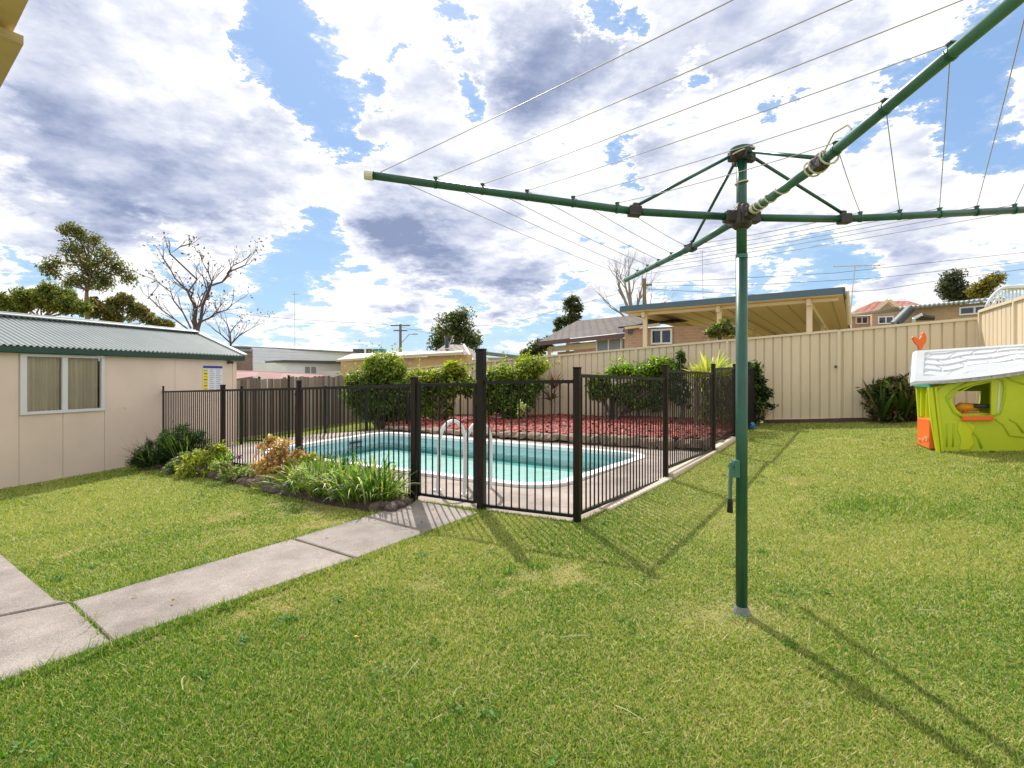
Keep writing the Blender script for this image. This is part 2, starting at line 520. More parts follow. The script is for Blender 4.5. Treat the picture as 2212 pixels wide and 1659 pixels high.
def ribbons(name, base, tip, sag, wd, col, m, parent=None, seg=4, rng=RNG, twist=True):
    """strap leaves: arcs from base to tip that rise by sag on the way"""
    n = len(base); T = np.linspace(0, 1, seg + 1)
    D = tip - base
    side = np.cross(D, np.array([0, 0, 1.0])); side = unit(side + rng.normal(0, .15, (n, 3)))
    wd = np.broadcast_to(np.asarray(wd, float), (n,))[:, None]
    v = np.empty((n, seg + 1, 2, 3)); c = np.empty((n, seg + 1, 2, 3))
    for i, t in enumerate(T):
        p = base + D * t; p[:, 2] += np.asarray(sag) * 4 * t * (1 - t)
        w = wd * (1 - t ** 2.2) * 0.5 * (0.55 + 0.9 * t if t < .5 else 1.0) + 0.0006
        v[:, i, 0] = p - side * w; v[:, i, 1] = p + side * w
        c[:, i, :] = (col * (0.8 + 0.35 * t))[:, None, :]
    idx = np.arange(n)[:, None] * (seg + 1) * 2
    f = []
    for i in range(seg):
        a = i * 2
        f.append(np.stack([idx[:, 0] + a, idx[:, 0] + a + 1, idx[:, 0] + a + 3, idx[:, 0] + a + 2], 1))
    return npmesh(name, v.reshape(-1, 3), np.concatenate(f), m, c.reshape(-1, 3), parent, smooth=True)


def grow(mb, p, d, L, r, depth, rng, spread=0.6, tips=None, up=0.15, n=5):
    """recursive limb; tapered tube with kinks"""
    pts = [p]; q = Vector(p); dd = Vector(d).normalized(); k = 4
    for i in range(k):
        dd = (dd + Vector(rng.normal(0, .13, 3)) + Vector((0, 0, up * .35))).normalized()
        q = q + dd * (L / k); pts.append(q.copy())
    rs = [r * (1 - .45 * i / k) for i in range(k + 1)]
    mb.tube(pts, rs, n, cap=False)
    if depth == 0:
        if tips is not None: tips.append(pts[-1])
        return
    for j in range(int(rng.integers(2, 4))):
        a = rng.uniform(0, 2 * math.pi); s = rng.uniform(.5, 1.2) * spread
        nd = (dd + Vector((math.cos(a) * s, math.sin(a) * s, rng.uniform(-.1, .35) * s))).normalized()
        i0 = int(rng.integers(2, k + 1))
        grow(mb, pts[i0], nd, L * rng.uniform(.55, .85), rs[i0] * .68, depth - 1, rng, spread, tips, up, max(3, n - 1))
# ================================================================== plan of the yard (metres, camera at the origin)
pC, pG, pA = Vector((.56, 4.30)), Vector((-.288, 4.72)), Vector((-.99, 5.07))
pL1, pL2, pL3 = Vector((-2.71, 6.36)), Vector((-4.43, 7.66)), Vector((-6.42, 9.17))
pR1, pR2, pR3, pR4 = Vector((1.85, 6.02)), Vector((3.08, 7.65)), Vector((3.88, 8.72)), Vector((5.06, 10.28))
WD = Vector((.3316, .9434)); WN = Vector((.9434, -.3316))          # shed wall: direction and outward normal
W0 = Vector((-7.16, 6.99))                                         # a point on its face
SHC = Vector((-5.878, 10.63))                                      # its far corner
FD = Vector((1.735, -1.1)); F0 = Vector((1.27, 13.2))              # steel back fence: one bay, and bay 0
KC = F0 + FD * 4                                                   # its right corner
RD = Vector((-.55, -1.0)).normalized()                             # side fence coming back towards the house
TD = Vector((.433, .901)); T1 = Vector((-4.85, 17.0))              # paling fence
pool_c = [(.36, 5.62), (2.08, 7.86), (-2.8, 10.98), (-4.12, 8.22)]


def rounded(poly, r, k=7):
    out = []; n = len(poly)
    for i in range(n):
        p = Vector(poly[i]); a = Vector(poly[i - 1]); b = Vector(poly[(i + 1) % n])
        da, db = (a - p).normalized(), (b - p).normalized()
        for j in range(k + 1):
            t = j / k
            q = (p + da * r) * (1 - t) ** 2 + p * 2 * t * (1 - t) + (p + db * r) * t ** 2
            out.append((q.x, q.y))
    return out


def grown(poly, d):
    """offset outline outward (polygon counter-clockwise or not)"""
    n = len(poly); A = sum(poly[i][0] * poly[(i + 1) % n][1] - poly[(i + 1) % n][0] * poly[i][1] for i in range(n))
    s = 1 if A > 0 else -1; out = []
    for i in range(n):
        a, p, b = Vector(poly[i - 1]), Vector(poly[i]), Vector(poly[(i + 1) % n])
        e1, e2 = (p - a).normalized(), (b - p).normalized()
        nn = (Vector((e1.y, -e1.x)) + Vector((e2.y, -e2.x))).normalized() * s
        k = max(.5, nn.dot(Vector((e1.y, -e1.x)) * s))
        q = p + nn * d / k; out.append((q.x, q.y))
    return out


pool_in = rounded(pool_c, .45)
pool_out = grown(pool_in, .14)
rockline = [Vector((-2.9, 11.95)), Vector((-.2, 10.15)), Vector((2.3, 8.6)), Vector((3.45, 8.2))]
deck_poly = [tuple(pC), tuple(pG), tuple(pA), tuple(pL1), tuple(pL2), tuple(pL3), tuple(SHC), (-4.9, 10.98), (-4.26, 11.4), (-3.0, 12.05)] + \
            [tuple(p) for p in rockline] + [(3.45, 8.15), tuple(pR2), tuple(pR1)]

# ---- ground: one sheet to the horizon, cut out under the deck
gpts = []
xs = list(np.arange(-12, 12.01, .5)); ys = list(np.arange(0, 20.01, .5))
for x in xs:
    for y in ys: gpts.append(Vector((x, y)))
for rr in (30, 60, 140, 400, 1200):
    for k in range(28):
        a = 2 * math.pi * k / 28; gpts.append(Vector((rr * math.cos(a), 8 + rr * math.sin(a))))
ndk = len(deck_poly); o0 = len(gpts)
gpts += [Vector(p) for p in deck_poly]
edges = [(o0 + i, o0 + (i + 1) % ndk) for i in range(ndk)]
vco, _, fcs, *_ = delaunay_2d_cdt(gpts, edges, [], 0, 1e-5)
keep = []
inner = grown(deck_poly, -.02)
for f in fcs:
    c = sum((vco[i] for i in f), Vector((0, 0))) / len(f)
    if not inside(deck_poly, c.x, c.y): keep.append(tuple(f))
g = MB(); g.add([(p.x, p.y, float(gz(p.x)) if abs(p.x) < 12 else float(gz(max(-12, min(12, p.x))))) for p in vco], keep)
M_ground = mat('lawn_soil_and_thatch', (0.17, 0.19, 0.045), 0.95, color2=(0.36, 0.32, 0.12), nscale=6.0, bump=.6, bscale=90)
tag(g.build('ground', M_ground), kind='structure')

# ---- concrete path slabs
path = thing('path', None, None); path['kind'] = 'structure'
slabs_px = [[(155, 1305), (246, 1390), (764, 1210), (630, 1168)],
            [(636, 1166), (771, 1208), (1033, 1110), (903, 1084)],
            [(149, 1307), (240, 1392), (-250, 1568), (-430, 1425)],
            [(150, 1303), (120, 1301), (0, 1199), (-110, 1105), (-700, 1105), (-520, 1437), (-430, 1420)]]
slab_polys = []
for q in slabs_px:
    pts = [gp(*p) for p in q]
    c = sum((Vector((p.x, p.y)) for p in pts), Vector((0, 0))) / len(pts)
    b = MB(); n = len(pts)
    top = [Vector((p.x, p.y, p.z + .014)) for p in pts]; bot = [p - Vector((0, 0, .12)) for p in pts]
    b.add(top + bot, [tuple(range(n)), tuple(range(2 * n - 1, n - 1, -1))] + [(i, (i + 1) % n, n + (i + 1) % n, n + i) for i in range(n)])
    b.build('slab', M_concrete, path, bevel=.006)
    slab_polys.append([(p.x, p.y) for p in pts])
joint_polys = [[tuple(gp(*p)[:2]) for p in q] for q in ([(154, 1300), (238, 1396), (254, 1386), (162, 1303)], [(625, 1169), (760, 1212), (776, 1207), (640, 1165)], [(-430, 1440), (150, 1312), (150, 1296), (-430, 1412)])]

# ---- pool deck
def deckz(x, y):
    z = 0.0
    if x < -4.2: z = -.2 * min(1, (-4.2 - x) / 1.7)
    if y > 11.2: z -= .03
    return z + .035 * max(0, min(1, (x - 1.0) / 1.5)) * (1 if y < 8.5 else 1)


outer = [Vector((*p, 0)) for p in deck_poly]; hole = [Vector((*p, 0)) for p in pool_out]
allp = outer + hole
tris = tessellate_polygon([outer, hole])
d = MB()
d.add([(p.x, p.y, deckz(p.x, p.y)) for p in allp], [tuple(t) for t in tris])
n = len(outer)
d.add([(p.x, p.y, deckz(p.x, p.y)) for p in outer] + [(p.x, p.y, -.45) for p in outer], [(i, (i + 1) % n, n + (i + 1) % n, n + i) for i in range(n)])
tag(d.build('pool_deck', M_deck), kind='structure')

# kerb under the right-hand fence and under the front panel
kerb = MB()
def kerbrun(p, q, z0, z1, w=.12, off=.03):
    a, b = Vector((*p, z0 - .08)), Vector((*q, z1 - .08)); kerb.bar(a, b, w, .16)
kerbrun(pC + Vector((.30, .38)), pR1 + Vector((.02, -.02)), .03, .05)
kerbrun(pR1 + Vector((.05, .02)), pR2, .09, .13)
kerbrun(pR2 + Vector((.03, .02)), pR3, .17, .21)
tag(kerb.build('deck_kerb', M_deckpale, bevel=.008), kind='structure')

# ---- swimming pool
pool = thing('swimming_pool', 'pale aqua in-ground swimming pool with white coping inside the black fence', 'pool', (0, 0, 0))
m = MB(); ci = [Vector((*p, 0)) for p in pool_in]; co = [Vector((*p, 0)) for p in pool_out]; n = len(ci)
m.add([(p.x, p.y, .035) for p in ci] + [(p.x, p.y, .035) for p in co] + [(p.x, p.y, -.06) for p in ci] + [(p.x, p.y, -.06) for p in co],
      [(i, (i + 1) % n, n + (i + 1) % n, n + i) for i in range(n)] + [(i, (i + 1) % n, 2 * n + (i + 1) % n, 2 * n + i) for i in range(n)] +
      [(n + i, n + (i + 1) % n, 3 * n + (i + 1) % n, 3 * n + i) for i in range(n)])
m.build('coping', M_coping, pool)
M_liner = mat('pool_liner', (0.46, 0.66, 0.70), 0.55, color2=(0.58, 0.76, 0.78), nscale=1.2)
M_liner2 = mat('pool_floor', (0.40, 0.57, 0.54), 0.6, color2=(0.50, 0.67, 0.63), nscale=2.2)
M_teal = mat('teal_shadow_band', (0.07, 0.36, 0.35), 0.4, noise=.2, nscale=8)
FLO = -.30
def ring(z0, z1, off0=0.0, off1=0.0, src=pool_in):
    a, b = grown(src, off0), grown(src, off1); k = len(a)
    q = MB(); q.add([(*p, z0) for p in a] + [(*p, z1) for p in b], [(i, (i + 1) % k, k + (i + 1) % k, k + i) for i in range(k)])
    return q
ring(-.03, -.28, .0, .0).build('pool_wall', M_liner, pool)
ring(-.28, FLO, .0, -.36).build('wall_shadow_band', M_teal, pool)  # teal strip round the floor: the far wall's shadow painted as colour
b = MB()
fl = grown(pool_in, -.36)
b.add([(*p, FLO) for p in fl], [tuple(t) for t in tessellate_polygon([[Vector((*p, 0)) for p in fl]])])
b.build('pool_floor', M_liner2, pool)
# water
wm = bpy.data.materials.new('pool_water'); wm.use_nodes = True
t = wm.node_tree; t.nodes.clear()
o = t.nodes.new('ShaderNodeOutputMaterial'); mx = t.nodes.new('ShaderNodeMixShader')
tr = t.nodes.new('ShaderNodeBsdfTransparent'); tr.inputs[0].default_value = (0.84, 0.965, 0.95, 1)
gl = t.nodes.new('ShaderNodeBsdfGlossy'); gl.inputs['Roughness'].default_value = 0.03; gl.inputs['Color'].default_value = (.9, .95, 1, 1)
fr = t.nodes.new('ShaderNodeFresnel'); fr.inputs['IOR'].default_value = 1.27
nz = t.nodes.new('ShaderNodeTexNoise'); nz.inputs['Scale'].default_value = 5; nz.inputs['Detail'].default_value = 3
tcw = t.nodes.new('ShaderNodeTexCoord'); t.links.new(tcw.outputs['Object'], nz.inputs['Vector'])
bp = t.nodes.new('ShaderNodeBump'); bp.inputs['Strength'].default_value = .45; bp.inputs['Distance'].default_value = .02
t.links.new(nz.outputs['Fac'], bp.inputs['Height'])
t.links.new(bp.outputs[0], gl.inputs['Normal']); t.links.new(bp.outputs[0], fr.inputs['Normal'])
t.links.new(fr.outputs[0], mx.inputs[0]); t.links.new(tr.outputs[0], mx.inputs[1]); t.links.new(gl.outputs[0], mx.inputs[2]); t.links.new(mx.outputs[0], o.inputs[0])
w = MB(); wp_ = grown(pool_in, -.003); tq = []
for q in tessellate_polygon([[Vector((*p, 0)) for p in pool_in]]):
    A_, B_, C_ = (Vector(wp_[i]) for i in q)
    tq.append(tuple(q) if (B_ - A_).cross(C_ - A_) > 0 else tuple(reversed(q)))
wme = bpy.data.meshes.new('water'); wme.from_pydata([(*p, -.075) for p in wp_], [], tq); wme.materials.append(wm)
link('water', wme, pool)
# skimmer mouth on the far-left wall
sk = MB(); sa, sb = Vector(pool_c[3]), Vector(pool_c[2]); sdir2 = (sb - sa).normalized(); sc_ = sa + sdir2 * 2.15; nin = Vector((sdir2.y, -sdir2.x))
sk.bar((*(sc_ - sdir2 * .16 + nin * .02), -.13), (*(sc_ + sdir2 * .16 + nin * .02), -.13), .05, .14)
sk.build('skimmer', mat('skimmer_teal', (.005, .07, .08), .4), pool)

# ladder rails
lad = thing('pool_ladder', 'pair of white curved pool handrails standing at the near edge of the pool', 'ladder', (-.7, 5.6, 0))
e1 = Vector((-.862, .507)); e2 = Vector((.60, .80))
def rail(p):
    pts = []
    for k in range(25):
        a = k / 24
        ang = math.pi * a
        x = .21 - .21 * math.cos(ang); z = .50 + .25 * math.sin(ang)
        pts.append((p[0] + e2.x * x, p[1] + e2.y * x, z))
    pts = [(p[0] - e2.x * .03, p[1] - e2.y * .03, .0), (p[0], p[1], .25)] + pts + [(p[0] + e2.x * .42, p[1] + e2.y * .42, .2), (p[0] + e2.x * .40, p[1] + e2.y * .40, -.42)]
    return pts
lp = [(-.80, 5.49), (-.49, 5.30)]
for p in lp:
    hang(MB().tube(rail(p), .021, 10).build('handrail', M_white, smooth=True), lad)
    hang(MB().tube([(p[0] - e2.x * .03, p[1] - e2.y * .03, 0), (p[0] - e2.x * .03, p[1] - e2.y * .03, .02)], .045, 12).build('flange', M_white), lad)
for z in (-.02, -.24):
    a = Vector((lp[0][0] + e2.x * .41, lp[0][1] + e2.y * .41, z)); b_ = Vector((lp[1][0] + e2.x * .41, lp[1][1] + e2.y * .41, z))
    hang(MB().bar(a, b_, .09, .03).build('step', M_white), lad)

# ---- mulch bed behind the pool
def mulchz(x, y):
    zf = .05 + .03 * (x + 2.4)
    dist = ((x - .0) * .54 + (y - 10.2) * .84)
    return zf + .02 * max(0, dist) + .02 * math.sin(x * 3.1 + y) * math.sin(y * 2.3)
mul_poly = [tuple(p + Vector((.06, .1))) for p in rockline] + [tuple(pR3 + Vector((-.08, .05))), (4.85, 10.2), (5.1, 10.65), tuple(F0 + FD * .1 + Vector((-.03, -.06))), tuple(F0 - FD * 2 + Vector((-.03, -.06))), tuple(F0 - FD * 3.2), (-3.4, 13.2)]
pts2 = [Vector((x, y)) for x in np.arange(-4, 5.5, .35) for y in np.arange(8, 17, .35) if inside(mul_poly, x, y)]
k0 = len(pts2); pts2 += [Vector(p) for p in mul_poly]; nk = len(mul_poly)
vc, _, ff, *_ = delaunay_2d_cdt(pts2, [(k0 + i, k0 + (i + 1) % nk) for i in range(nk)], [], 1, 1e-5)
mb = MB(); mb.add([(p.x, p.y, mulchz(p.x, p.y)) for p in vc], [tuple(f) for f in ff])
mb.add([(p[0], p[1], mulchz(*p)) for p in mul_poly] + [(p[0], p[1], -.3) for p in mul_poly], [(i, (i + 1) % nk, nk + (i + 1) % nk, nk + i) for i in range(nk)])
M_mulchbase = mat('mulch_bed_soil', (0.10, 0.028, 0.022), 0.95, noise=.4, nscale=18, bump=.8, bscale=50)
tag(mb.build('mulch_bed', M_mulchbase), kind='structure')
# red chips
n = 16000
X = RNG.uniform(-4, 5.3, n * 3); Y = RNG.uniform(8, 17, n * 3); ok = inside(mul_poly, X, Y) & (Y < 14.2); X, Y = X[ok][:n], Y[ok][:n]; n = len(X)
Z = np.array([mulchz(a, b) for a, b in zip(X, Y)])
ang = RNG.uniform(0, np.pi, n); L = RNG.uniform(.02, .055, n); Wc = L * RNG.uniform(.3, .6, n); H = RNG.uniform(.008, .02, n)
cx_, sx_ = np.cos(ang), np.sin(ang)
tilt = RNG.normal(0, .45, n)
cor = np.array([(-1, -1, 0), (1, -1, 0), (1, 1, 0), (-1, 1, 0), (-.8, -.7, 1), (.8, -.7, 1), (.7, .8, 1), (-.8, .7, 1)], float)
lx = cor[None, :, 0] * L[:, None]; ly = cor[None, :, 1] * Wc[:, None]; lz = cor[None, :, 2] * H[:, None] + lx * np.sin(tilt)[:, None]
Vv = np.stack([X[:, None] + lx * cx_[:, None] - ly * sx_[:, None], Y[:, None] + lx * sx_[:, None] + ly * cx_[:, None], Z[:, None] + lz + .012], 2)
fb_ = np.array([(4, 5, 6, 7), (0, 1, 5, 4), (1, 2, 6, 5), (2, 3, 7, 6), (3, 0, 4, 7)])
Ff = (np.arange(n)[:, None, None] * 8 + fb_[None]).reshape(-1, 4)
chipc = pick([(.40, .065, .048), (.48, .105, .078), (.28, .045, .035), (.40, .13, .10), (.15, .05, .04)], n, RNG, .2)
M_chip = mat('red_wood_chip', (.4, .1, .08), .8)
a_ = M_chip.node_tree.nodes.new('ShaderNodeAttribute'); a_.attribute_name = 'tint'
M_chip.node_tree.links.new(a_.outputs['Color'], M_chip.node_tree.nodes['Principled BSDF'].inputs['Base Color'])
tag(npmesh('bark_chips', Vv.reshape(-1, 3), Ff, M_chip, np.repeat(chipc, 8, 0)), 'red dyed bark chips spread over the bed between the pool and the steel fence', 'mulch', kind='stuff')

# ---- rocks
def rock_mesh(seed, mt):
    rg = np.random.default_rng(seed); bm = bmesh.new(); bmesh.ops.create_icosphere(bm, subdivisions=2, radius=1)
    ph = rg.uniform(0, 6, 6)
    for v in bm.verts:
        c = v.co; k = 1 + .16 * math.sin(c.x * 3 + ph[0]) * math.sin(c.y * 3.3 + ph[1]) + .12 * math.sin(c.z * 5 + ph[2] + c.x * 4) + rg.normal(0, .04)
        v.co = c * k; v.co.z = max(-.55, min(.72 + .05 * rg.normal(), v.co.z))
    me = bpy.data.meshes.new('rock'); bm.to_mesh(me); bm.free(); me.materials.append(mt); return me
rocks = [rock_mesh(i, M_rock) for i in range(5)]; drocks = [rock_mesh(i + 20, M_darkrock) for i in range(4)]
edg = thing('rock_edging', 'low wall of brown rocks holding the red bark bed behind the pool', 'rock border', (0, 0, 0))
seglen = [(rockline[i + 1] - rockline[i]).length for i in range(3)]
s = 0.0; tot = sum(seglen)
def along(line, s):
    for i in range(len(line) - 1):
        l = (line[i + 1] - line[i]).length
        if s <= l or i == len(line) - 2: return line[i] + (line[i + 1] - line[i]) * (s / l)
        s -= l
while s < tot:
    w_ = random.uniform(.16, .30); p = along(rockline, s)
    h_ = mulchz(p.x, p.y) + .02
    link('rock', random.choice(rocks), edg, (p.x + random.uniform(-.03, .03), p.y + random.uniform(-.03, .03), max(.02, h_ * .55)), (random.uniform(-.2, .2), random.uniform(-.2, .2), random.uniform(0, 6.28)),
         (w_ * .62, w_ * random.uniform(.5, .65), max(.075, h_ * .62) * random.uniform(.85, 1.15)))
    s += w_ * .82

# ---- soil of the flower bed in front of the left-hand fence, with its dark rocks
bed_px = [(286, 1004), (350, 1012), (440, 1034), (520, 1052), (600, 1072), (700, 1092), (790, 1108), (850, 1108), (893, 1090)]
be = [gp(*p) for p in bed_px]
fl_ = [pL3, pL3.lerp(pL2, .5), pL2, pL2.lerp(pL1, .5), pL1, pL1.lerp(pA, .35), pL1.lerp(pA, .6), pL1.lerp(pA, .85), pA]
sb = MB(); n = len(be)
V_ = []
for a, b in zip(be, fl_):
    V_ += [(a.x, a.y, a.z - .02), ((a.x * .85 + b.x * .15), (a.y * .85 + b.y * .15), a.z + .06), (b.x, b.y, max(-.14, a.z * .6) + .03)]
sb.add(V_, [(i * 3 + j, i * 3 + j + 1, i * 3 + j + 4, i * 3 + j + 3) for i in range(n - 1) for j in range(2)])
tag(sb.build('garden_bed', M_soil), kind='structure')
bed_poly = [(p.x, p.y) for p in be] + [tuple(p) for p in reversed(fl_)]
dk = thing('dark_rock_edging', 'row of dark brown stones along the lawn side of the flower bed', 'rock border', (0, 0, 0))
for (u, v) in [(440, 1028), (462, 1032), (484, 1036), (505, 1041), (524, 1045), (545, 1050), (563, 1054), (584, 1060), (603, 1064), (622, 1070), (795, 1096), (812, 1102), (830, 1100), (846, 1104), (862, 1098), (876, 1092)]:
    p = gp(u, v)
    s_ = random.uniform(.06, .10)
    link('rock', random.choice(drocks), dk, (p.x, p.y, p.z + .03), (random.uniform(-.3, .3), random.uniform(-.3, .3), random.uniform(0, 6)), (s_ * 1.2, s_, s_ * .85))

# ---- lawn blades
def vnoise(x, y, s, seed):
    rg = np.random.default_rng(seed); out = np.zeros_like(x); a = 1.0; tot = 0
    for o in range(4):
        for k in range(3):
            th = rg.uniform(0, 6.28); ph = rg.uniform(0, 6.28); f = s * 2 ** o * rg.uniform(.7, 1.3)
            out += a * np.sin(x * f * math.cos(th) + y * f * math.sin(th) + ph + 1.3 * np.sin(y * f * .7 + ph * 2))
        tot += a * 3; a *= .6
    return out / tot * 1.6
def in_any(polys, x, y):
    m_ = np.zeros(len(x), bool)
    for p in polys: m_ |= inside(p, x, y)
    return m_
NB = 1950000
q = RNG.random(NB); dmin, dmax = 1.15, 17.0
# depth sampled so that the density falls with distance
dd = (dmin ** .42 + q * (dmax ** .42 - dmin ** .42)) ** (1 / .42)
uu = RNG.uniform(-1.15, 1.42, NB)
X = uu * dd; Y = dd.copy()
ok = ~in_any([grown(p, -.010) for p in slab_polys] + joint_polys, X, Y) & ~inside(grown(deck_poly, .0), X, Y) & ~inside(mul_poly, X, Y) & ~inside(grown(bed_poly, -.03), X, Y)
ok &= ((X - W0.x) * WN.x + (Y - W0.y) * WN.y > .01) | (Y > 10.75)
nf = Vector((-FD.y, FD.x)).normalized()
ok &= ((X - F0.x) * nf.x + (Y - F0.y) * nf.y) < -.12 * np.ones_like(X) - 0.0
rn = Vector((-RD.y, RD.x))                                            # side fence normal
side = (X - KC.x) * rn.x + (Y - KC.y) * rn.y
ok &= (side * ((0 - KC.x) * rn.x + (0 - KC.y) * rn.y) > 0)
tn = Vector((TD.y, -TD.x)); ok &= ((X - T1.x) * tn.x + (Y - T1.y) * tn.y) > .05
ok &= (((X + 4.2) / 2.6) ** 2 + ((Y - 12.0) / 2.6) ** 2 > 0)
X, Y, dd = X[ok], Y[ok], dd[ok]; n = len(X)
Z = gz(X)
sc = (np.maximum(dd, 1.8) / 1.8) ** .5
patch = vnoise(X, Y, 1.7, 3) + .35 * vnoise(X, Y, 9, 4)
lush = np.exp(-(((X - 3.3) / .75) ** 2 + ((Y - 4.3) / .5) ** 2)) * 1.2 + np.clip((2.6 - dd) / 2.0, 0, 1) * .35 + np.exp(-((X + 1.6) / .9) ** 2 - ((Y - 2.2) / .8) ** 2) * .5
near_edge = in_any([grown(p, .10) for p in slab_polys[:3]], X, Y)
lush = lush + near_edge * .5
dry = np.exp(-(((X - 1.4) / .45) ** 2 + ((Y - 4.6) / .25) ** 2)) * .8 + np.exp(-(((X - 1.1) / .25) ** 2 + ((Y - 2.55) / .16) ** 2)) * .8 + (Y > 12) * .7 + ((X > 3) & (Y > 6)) * .1
gmix = patch * 1.0 + lush - dry * 1.1 - .12 - .35 * np.exp(-((dd - 6) / 2.5) ** 2) + .30 * (dd < 3)
r_ = RNG.random(n) + RNG.normal(0, .08, n)
pg = 1 / (1 + np.exp(-(gmix * 2.2)))
colr = np.where((r_ < pg * .62)[:, None], np.array([.095, .215, .020]), np.where((r_ < .53 + .36 * pg)[:, None], np.array([.270, .345, .042]), np.array([.47, .43, .18])))
worn = np.clip((vnoise(X, Y, 2.6, 9) + .5 * vnoise(X, Y, 11, 10) - .62) * 3.0, 0, 1) * (lush < .6)
worn = np.maximum(worn, np.exp(-(((X - 1.1) / .28) ** 2 + ((Y - 2.62) / .15) ** 2)) * .8)
wsel = RNG.random(n) < worn * .62
colr[wsel] = np.array([.50, .43, .24])
colr = colr * 1.06 * (1 + RNG.normal(0, .13, (n, 1))); colr = np.clip(colr, .01, .9)
tall = 1 + .5 * near_edge + 1.0 * (lush > .7) * RNG.random(n)
h = RNG.gamma(6, .0018, n) * sc ** .35 * tall * (1 - .4 * worn) * (1 - .3 * np.clip(dry, 0, 1)); w = RNG.uniform(.0020, .0038, n) * sc ** 1.15
th = RNG.uniform(0, 2 * np.pi, n); lean = RNG.normal(0, .9, n) + .7
px, py = np.cos(th), np.sin(th)
v = np.empty((n, 3, 3))
v[:, 0] = np.stack([X - py * w, Y + px * w, Z - .003], 1); v[:, 1] = np.stack([X + py * w, Y - px * w, Z - .003], 1)
v[:, 2] = np.stack([X + px * h * lean, Y + py * h * lean, Z + h], 1)
tag(npmesh('lawn_grass', v.reshape(-1, 3), np.arange(3 * n).reshape(n, 3), M_grass, np.repeat(colr, 3, 0)), 'short yellow-green lawn covering the yard around the path and pool fence', 'grass', kind='stuff')
# low broad-leaved weeds and clover scattered through the turf
rw = np.random.default_rng(91); nw = 120; wd_ = rw.uniform(1.4, 8.5, nw); wu = rw.uniform(-1.05, 1.05, nw); WX, WY = wu * wd_, wd_
okw = ~in_any([grown(p, .05) for p in slab_polys], WX, WY) & ~inside(grown(deck_poly, .1), WX, WY) & ~inside(grown(bed_poly, .1), WX, WY) & (((WX - W0.x) * WN.x + (WY - W0.y) * WN.y) > .1)
WX, WY = WX[okw], WY[okw]; PP, CC = [], []
for x_, y_ in zip(WX, WY):
    k_ = int(rw.integers(10, 34)); r_w = rw.uniform(.02, .07)
    a_w = rw.uniform(0, 6.28, k_); q_w = np.sqrt(rw.random(k_)) * r_w
    PP.append(np.stack([x_ + np.cos(a_w) * q_w, y_ + np.sin(a_w) * q_w, gz(x_) + rw.uniform(.010, .022, k_)], 1)); CC.append(pick([(.06, .17, .02), (.10, .24, .03)], k_, rw, .2))
PP = np.concatenate(PP); CC = np.concatenate(CC)
tag(leaves('clover_weeds', PP, rw.normal(0, .35, PP.shape) + np.array([0, 0, 1]), rw.uniform(.012, .024, len(PP)), .013, CC, M_grass, None, rng=rw), 'small darker clover and weed patches scattered through the lawn', 'weeds', kind='stuff')
# fallen leaves near the bed, the path and the fence
nl = 170; LX = np.concatenate([rw.uniform(-4.6, -.6, 70), rw.uniform(-2.4, -.4, 30), rw.uniform(3, 7.5, 70)]); LY = np.concatenate([np.interp(-LX[:70], [.6, 4.6], [4.3, 7.2]) + rw.normal(0, .3, 70), rw.uniform(2.3, 4.6, 30), rw.uniform(5, 9, 70)])
LZ = gz(LX) + .022
tag(leaves('fallen_leaves', np.stack([LX, LY, LZ], 1), rw.normal(0, .4, (nl, 3)) + np.array([0, 0, 1]), rw.uniform(.025, .045, nl), .016, pick([(.30, .17, .07), (.22, .12, .05), (.42, .30, .12)], nl, rw, .2), M_grass, None, rng=rw), 'small dry brown leaves fallen on the lawn and path', 'leaf litter', kind='stuff')
print('blades', n)
# stray dry runners and clippings on the lawn
st = []
for (u, v_) in [(890, 1236), (940, 1250), (1210, 1690 - 300), (870, 1480), (400, 1475), (1370, 1270), (1420, 1265), (1000, 1500), (1330, 1540), (1900, 1250), (1750, 1160), (1980, 1330)]:
    p = gp(u, v_); a = random.uniform(0, 6.28); l = random.uniform(.05, .14)
    st.append([p + Vector((math.cos(a) * l * t - .3 * l * t * t * math.sin(a), math.sin(a) * l * t + .4 * l * t * t * math.cos(a), .028 + .012 * math.sin(t * 3))) for t in np.linspace(0, 1, 6)])
mbs = MB()
for pts in st: mbs.tube(pts, .0018, 4)
tag(mbs.build('dry_runners', mat('straw', (.50, .48, .27), .8)), 'scattered pale dry grass runners lying on the lawn', 'clippings', kind='stuff')

# ================================================================== garden shed on the left
shed = thing('garden_shed', 'cream panelled garden shed with pale corrugated roof and green gutter left of the pool', 'shed', (*W0, -.3))
EZ, BZ = 1.58, -.34


def wallst(u, v):
    """ray through (u, v) onto the shed wall: distance along it from W0 and height"""
    ru = (u - CU) / FPX
    # W0 + s WD = (ru d, d)
    s = (ru * W0.y - W0.x) / (WD.x - ru * WD.y); dpt = W0.y + s * WD.y
    return s, CH + (CV - v) / FPX * dpt


def wp(s, z, off=0.0):
    q = W0 + WD * s + WN * off; return Vector((q.x, q.y, z))


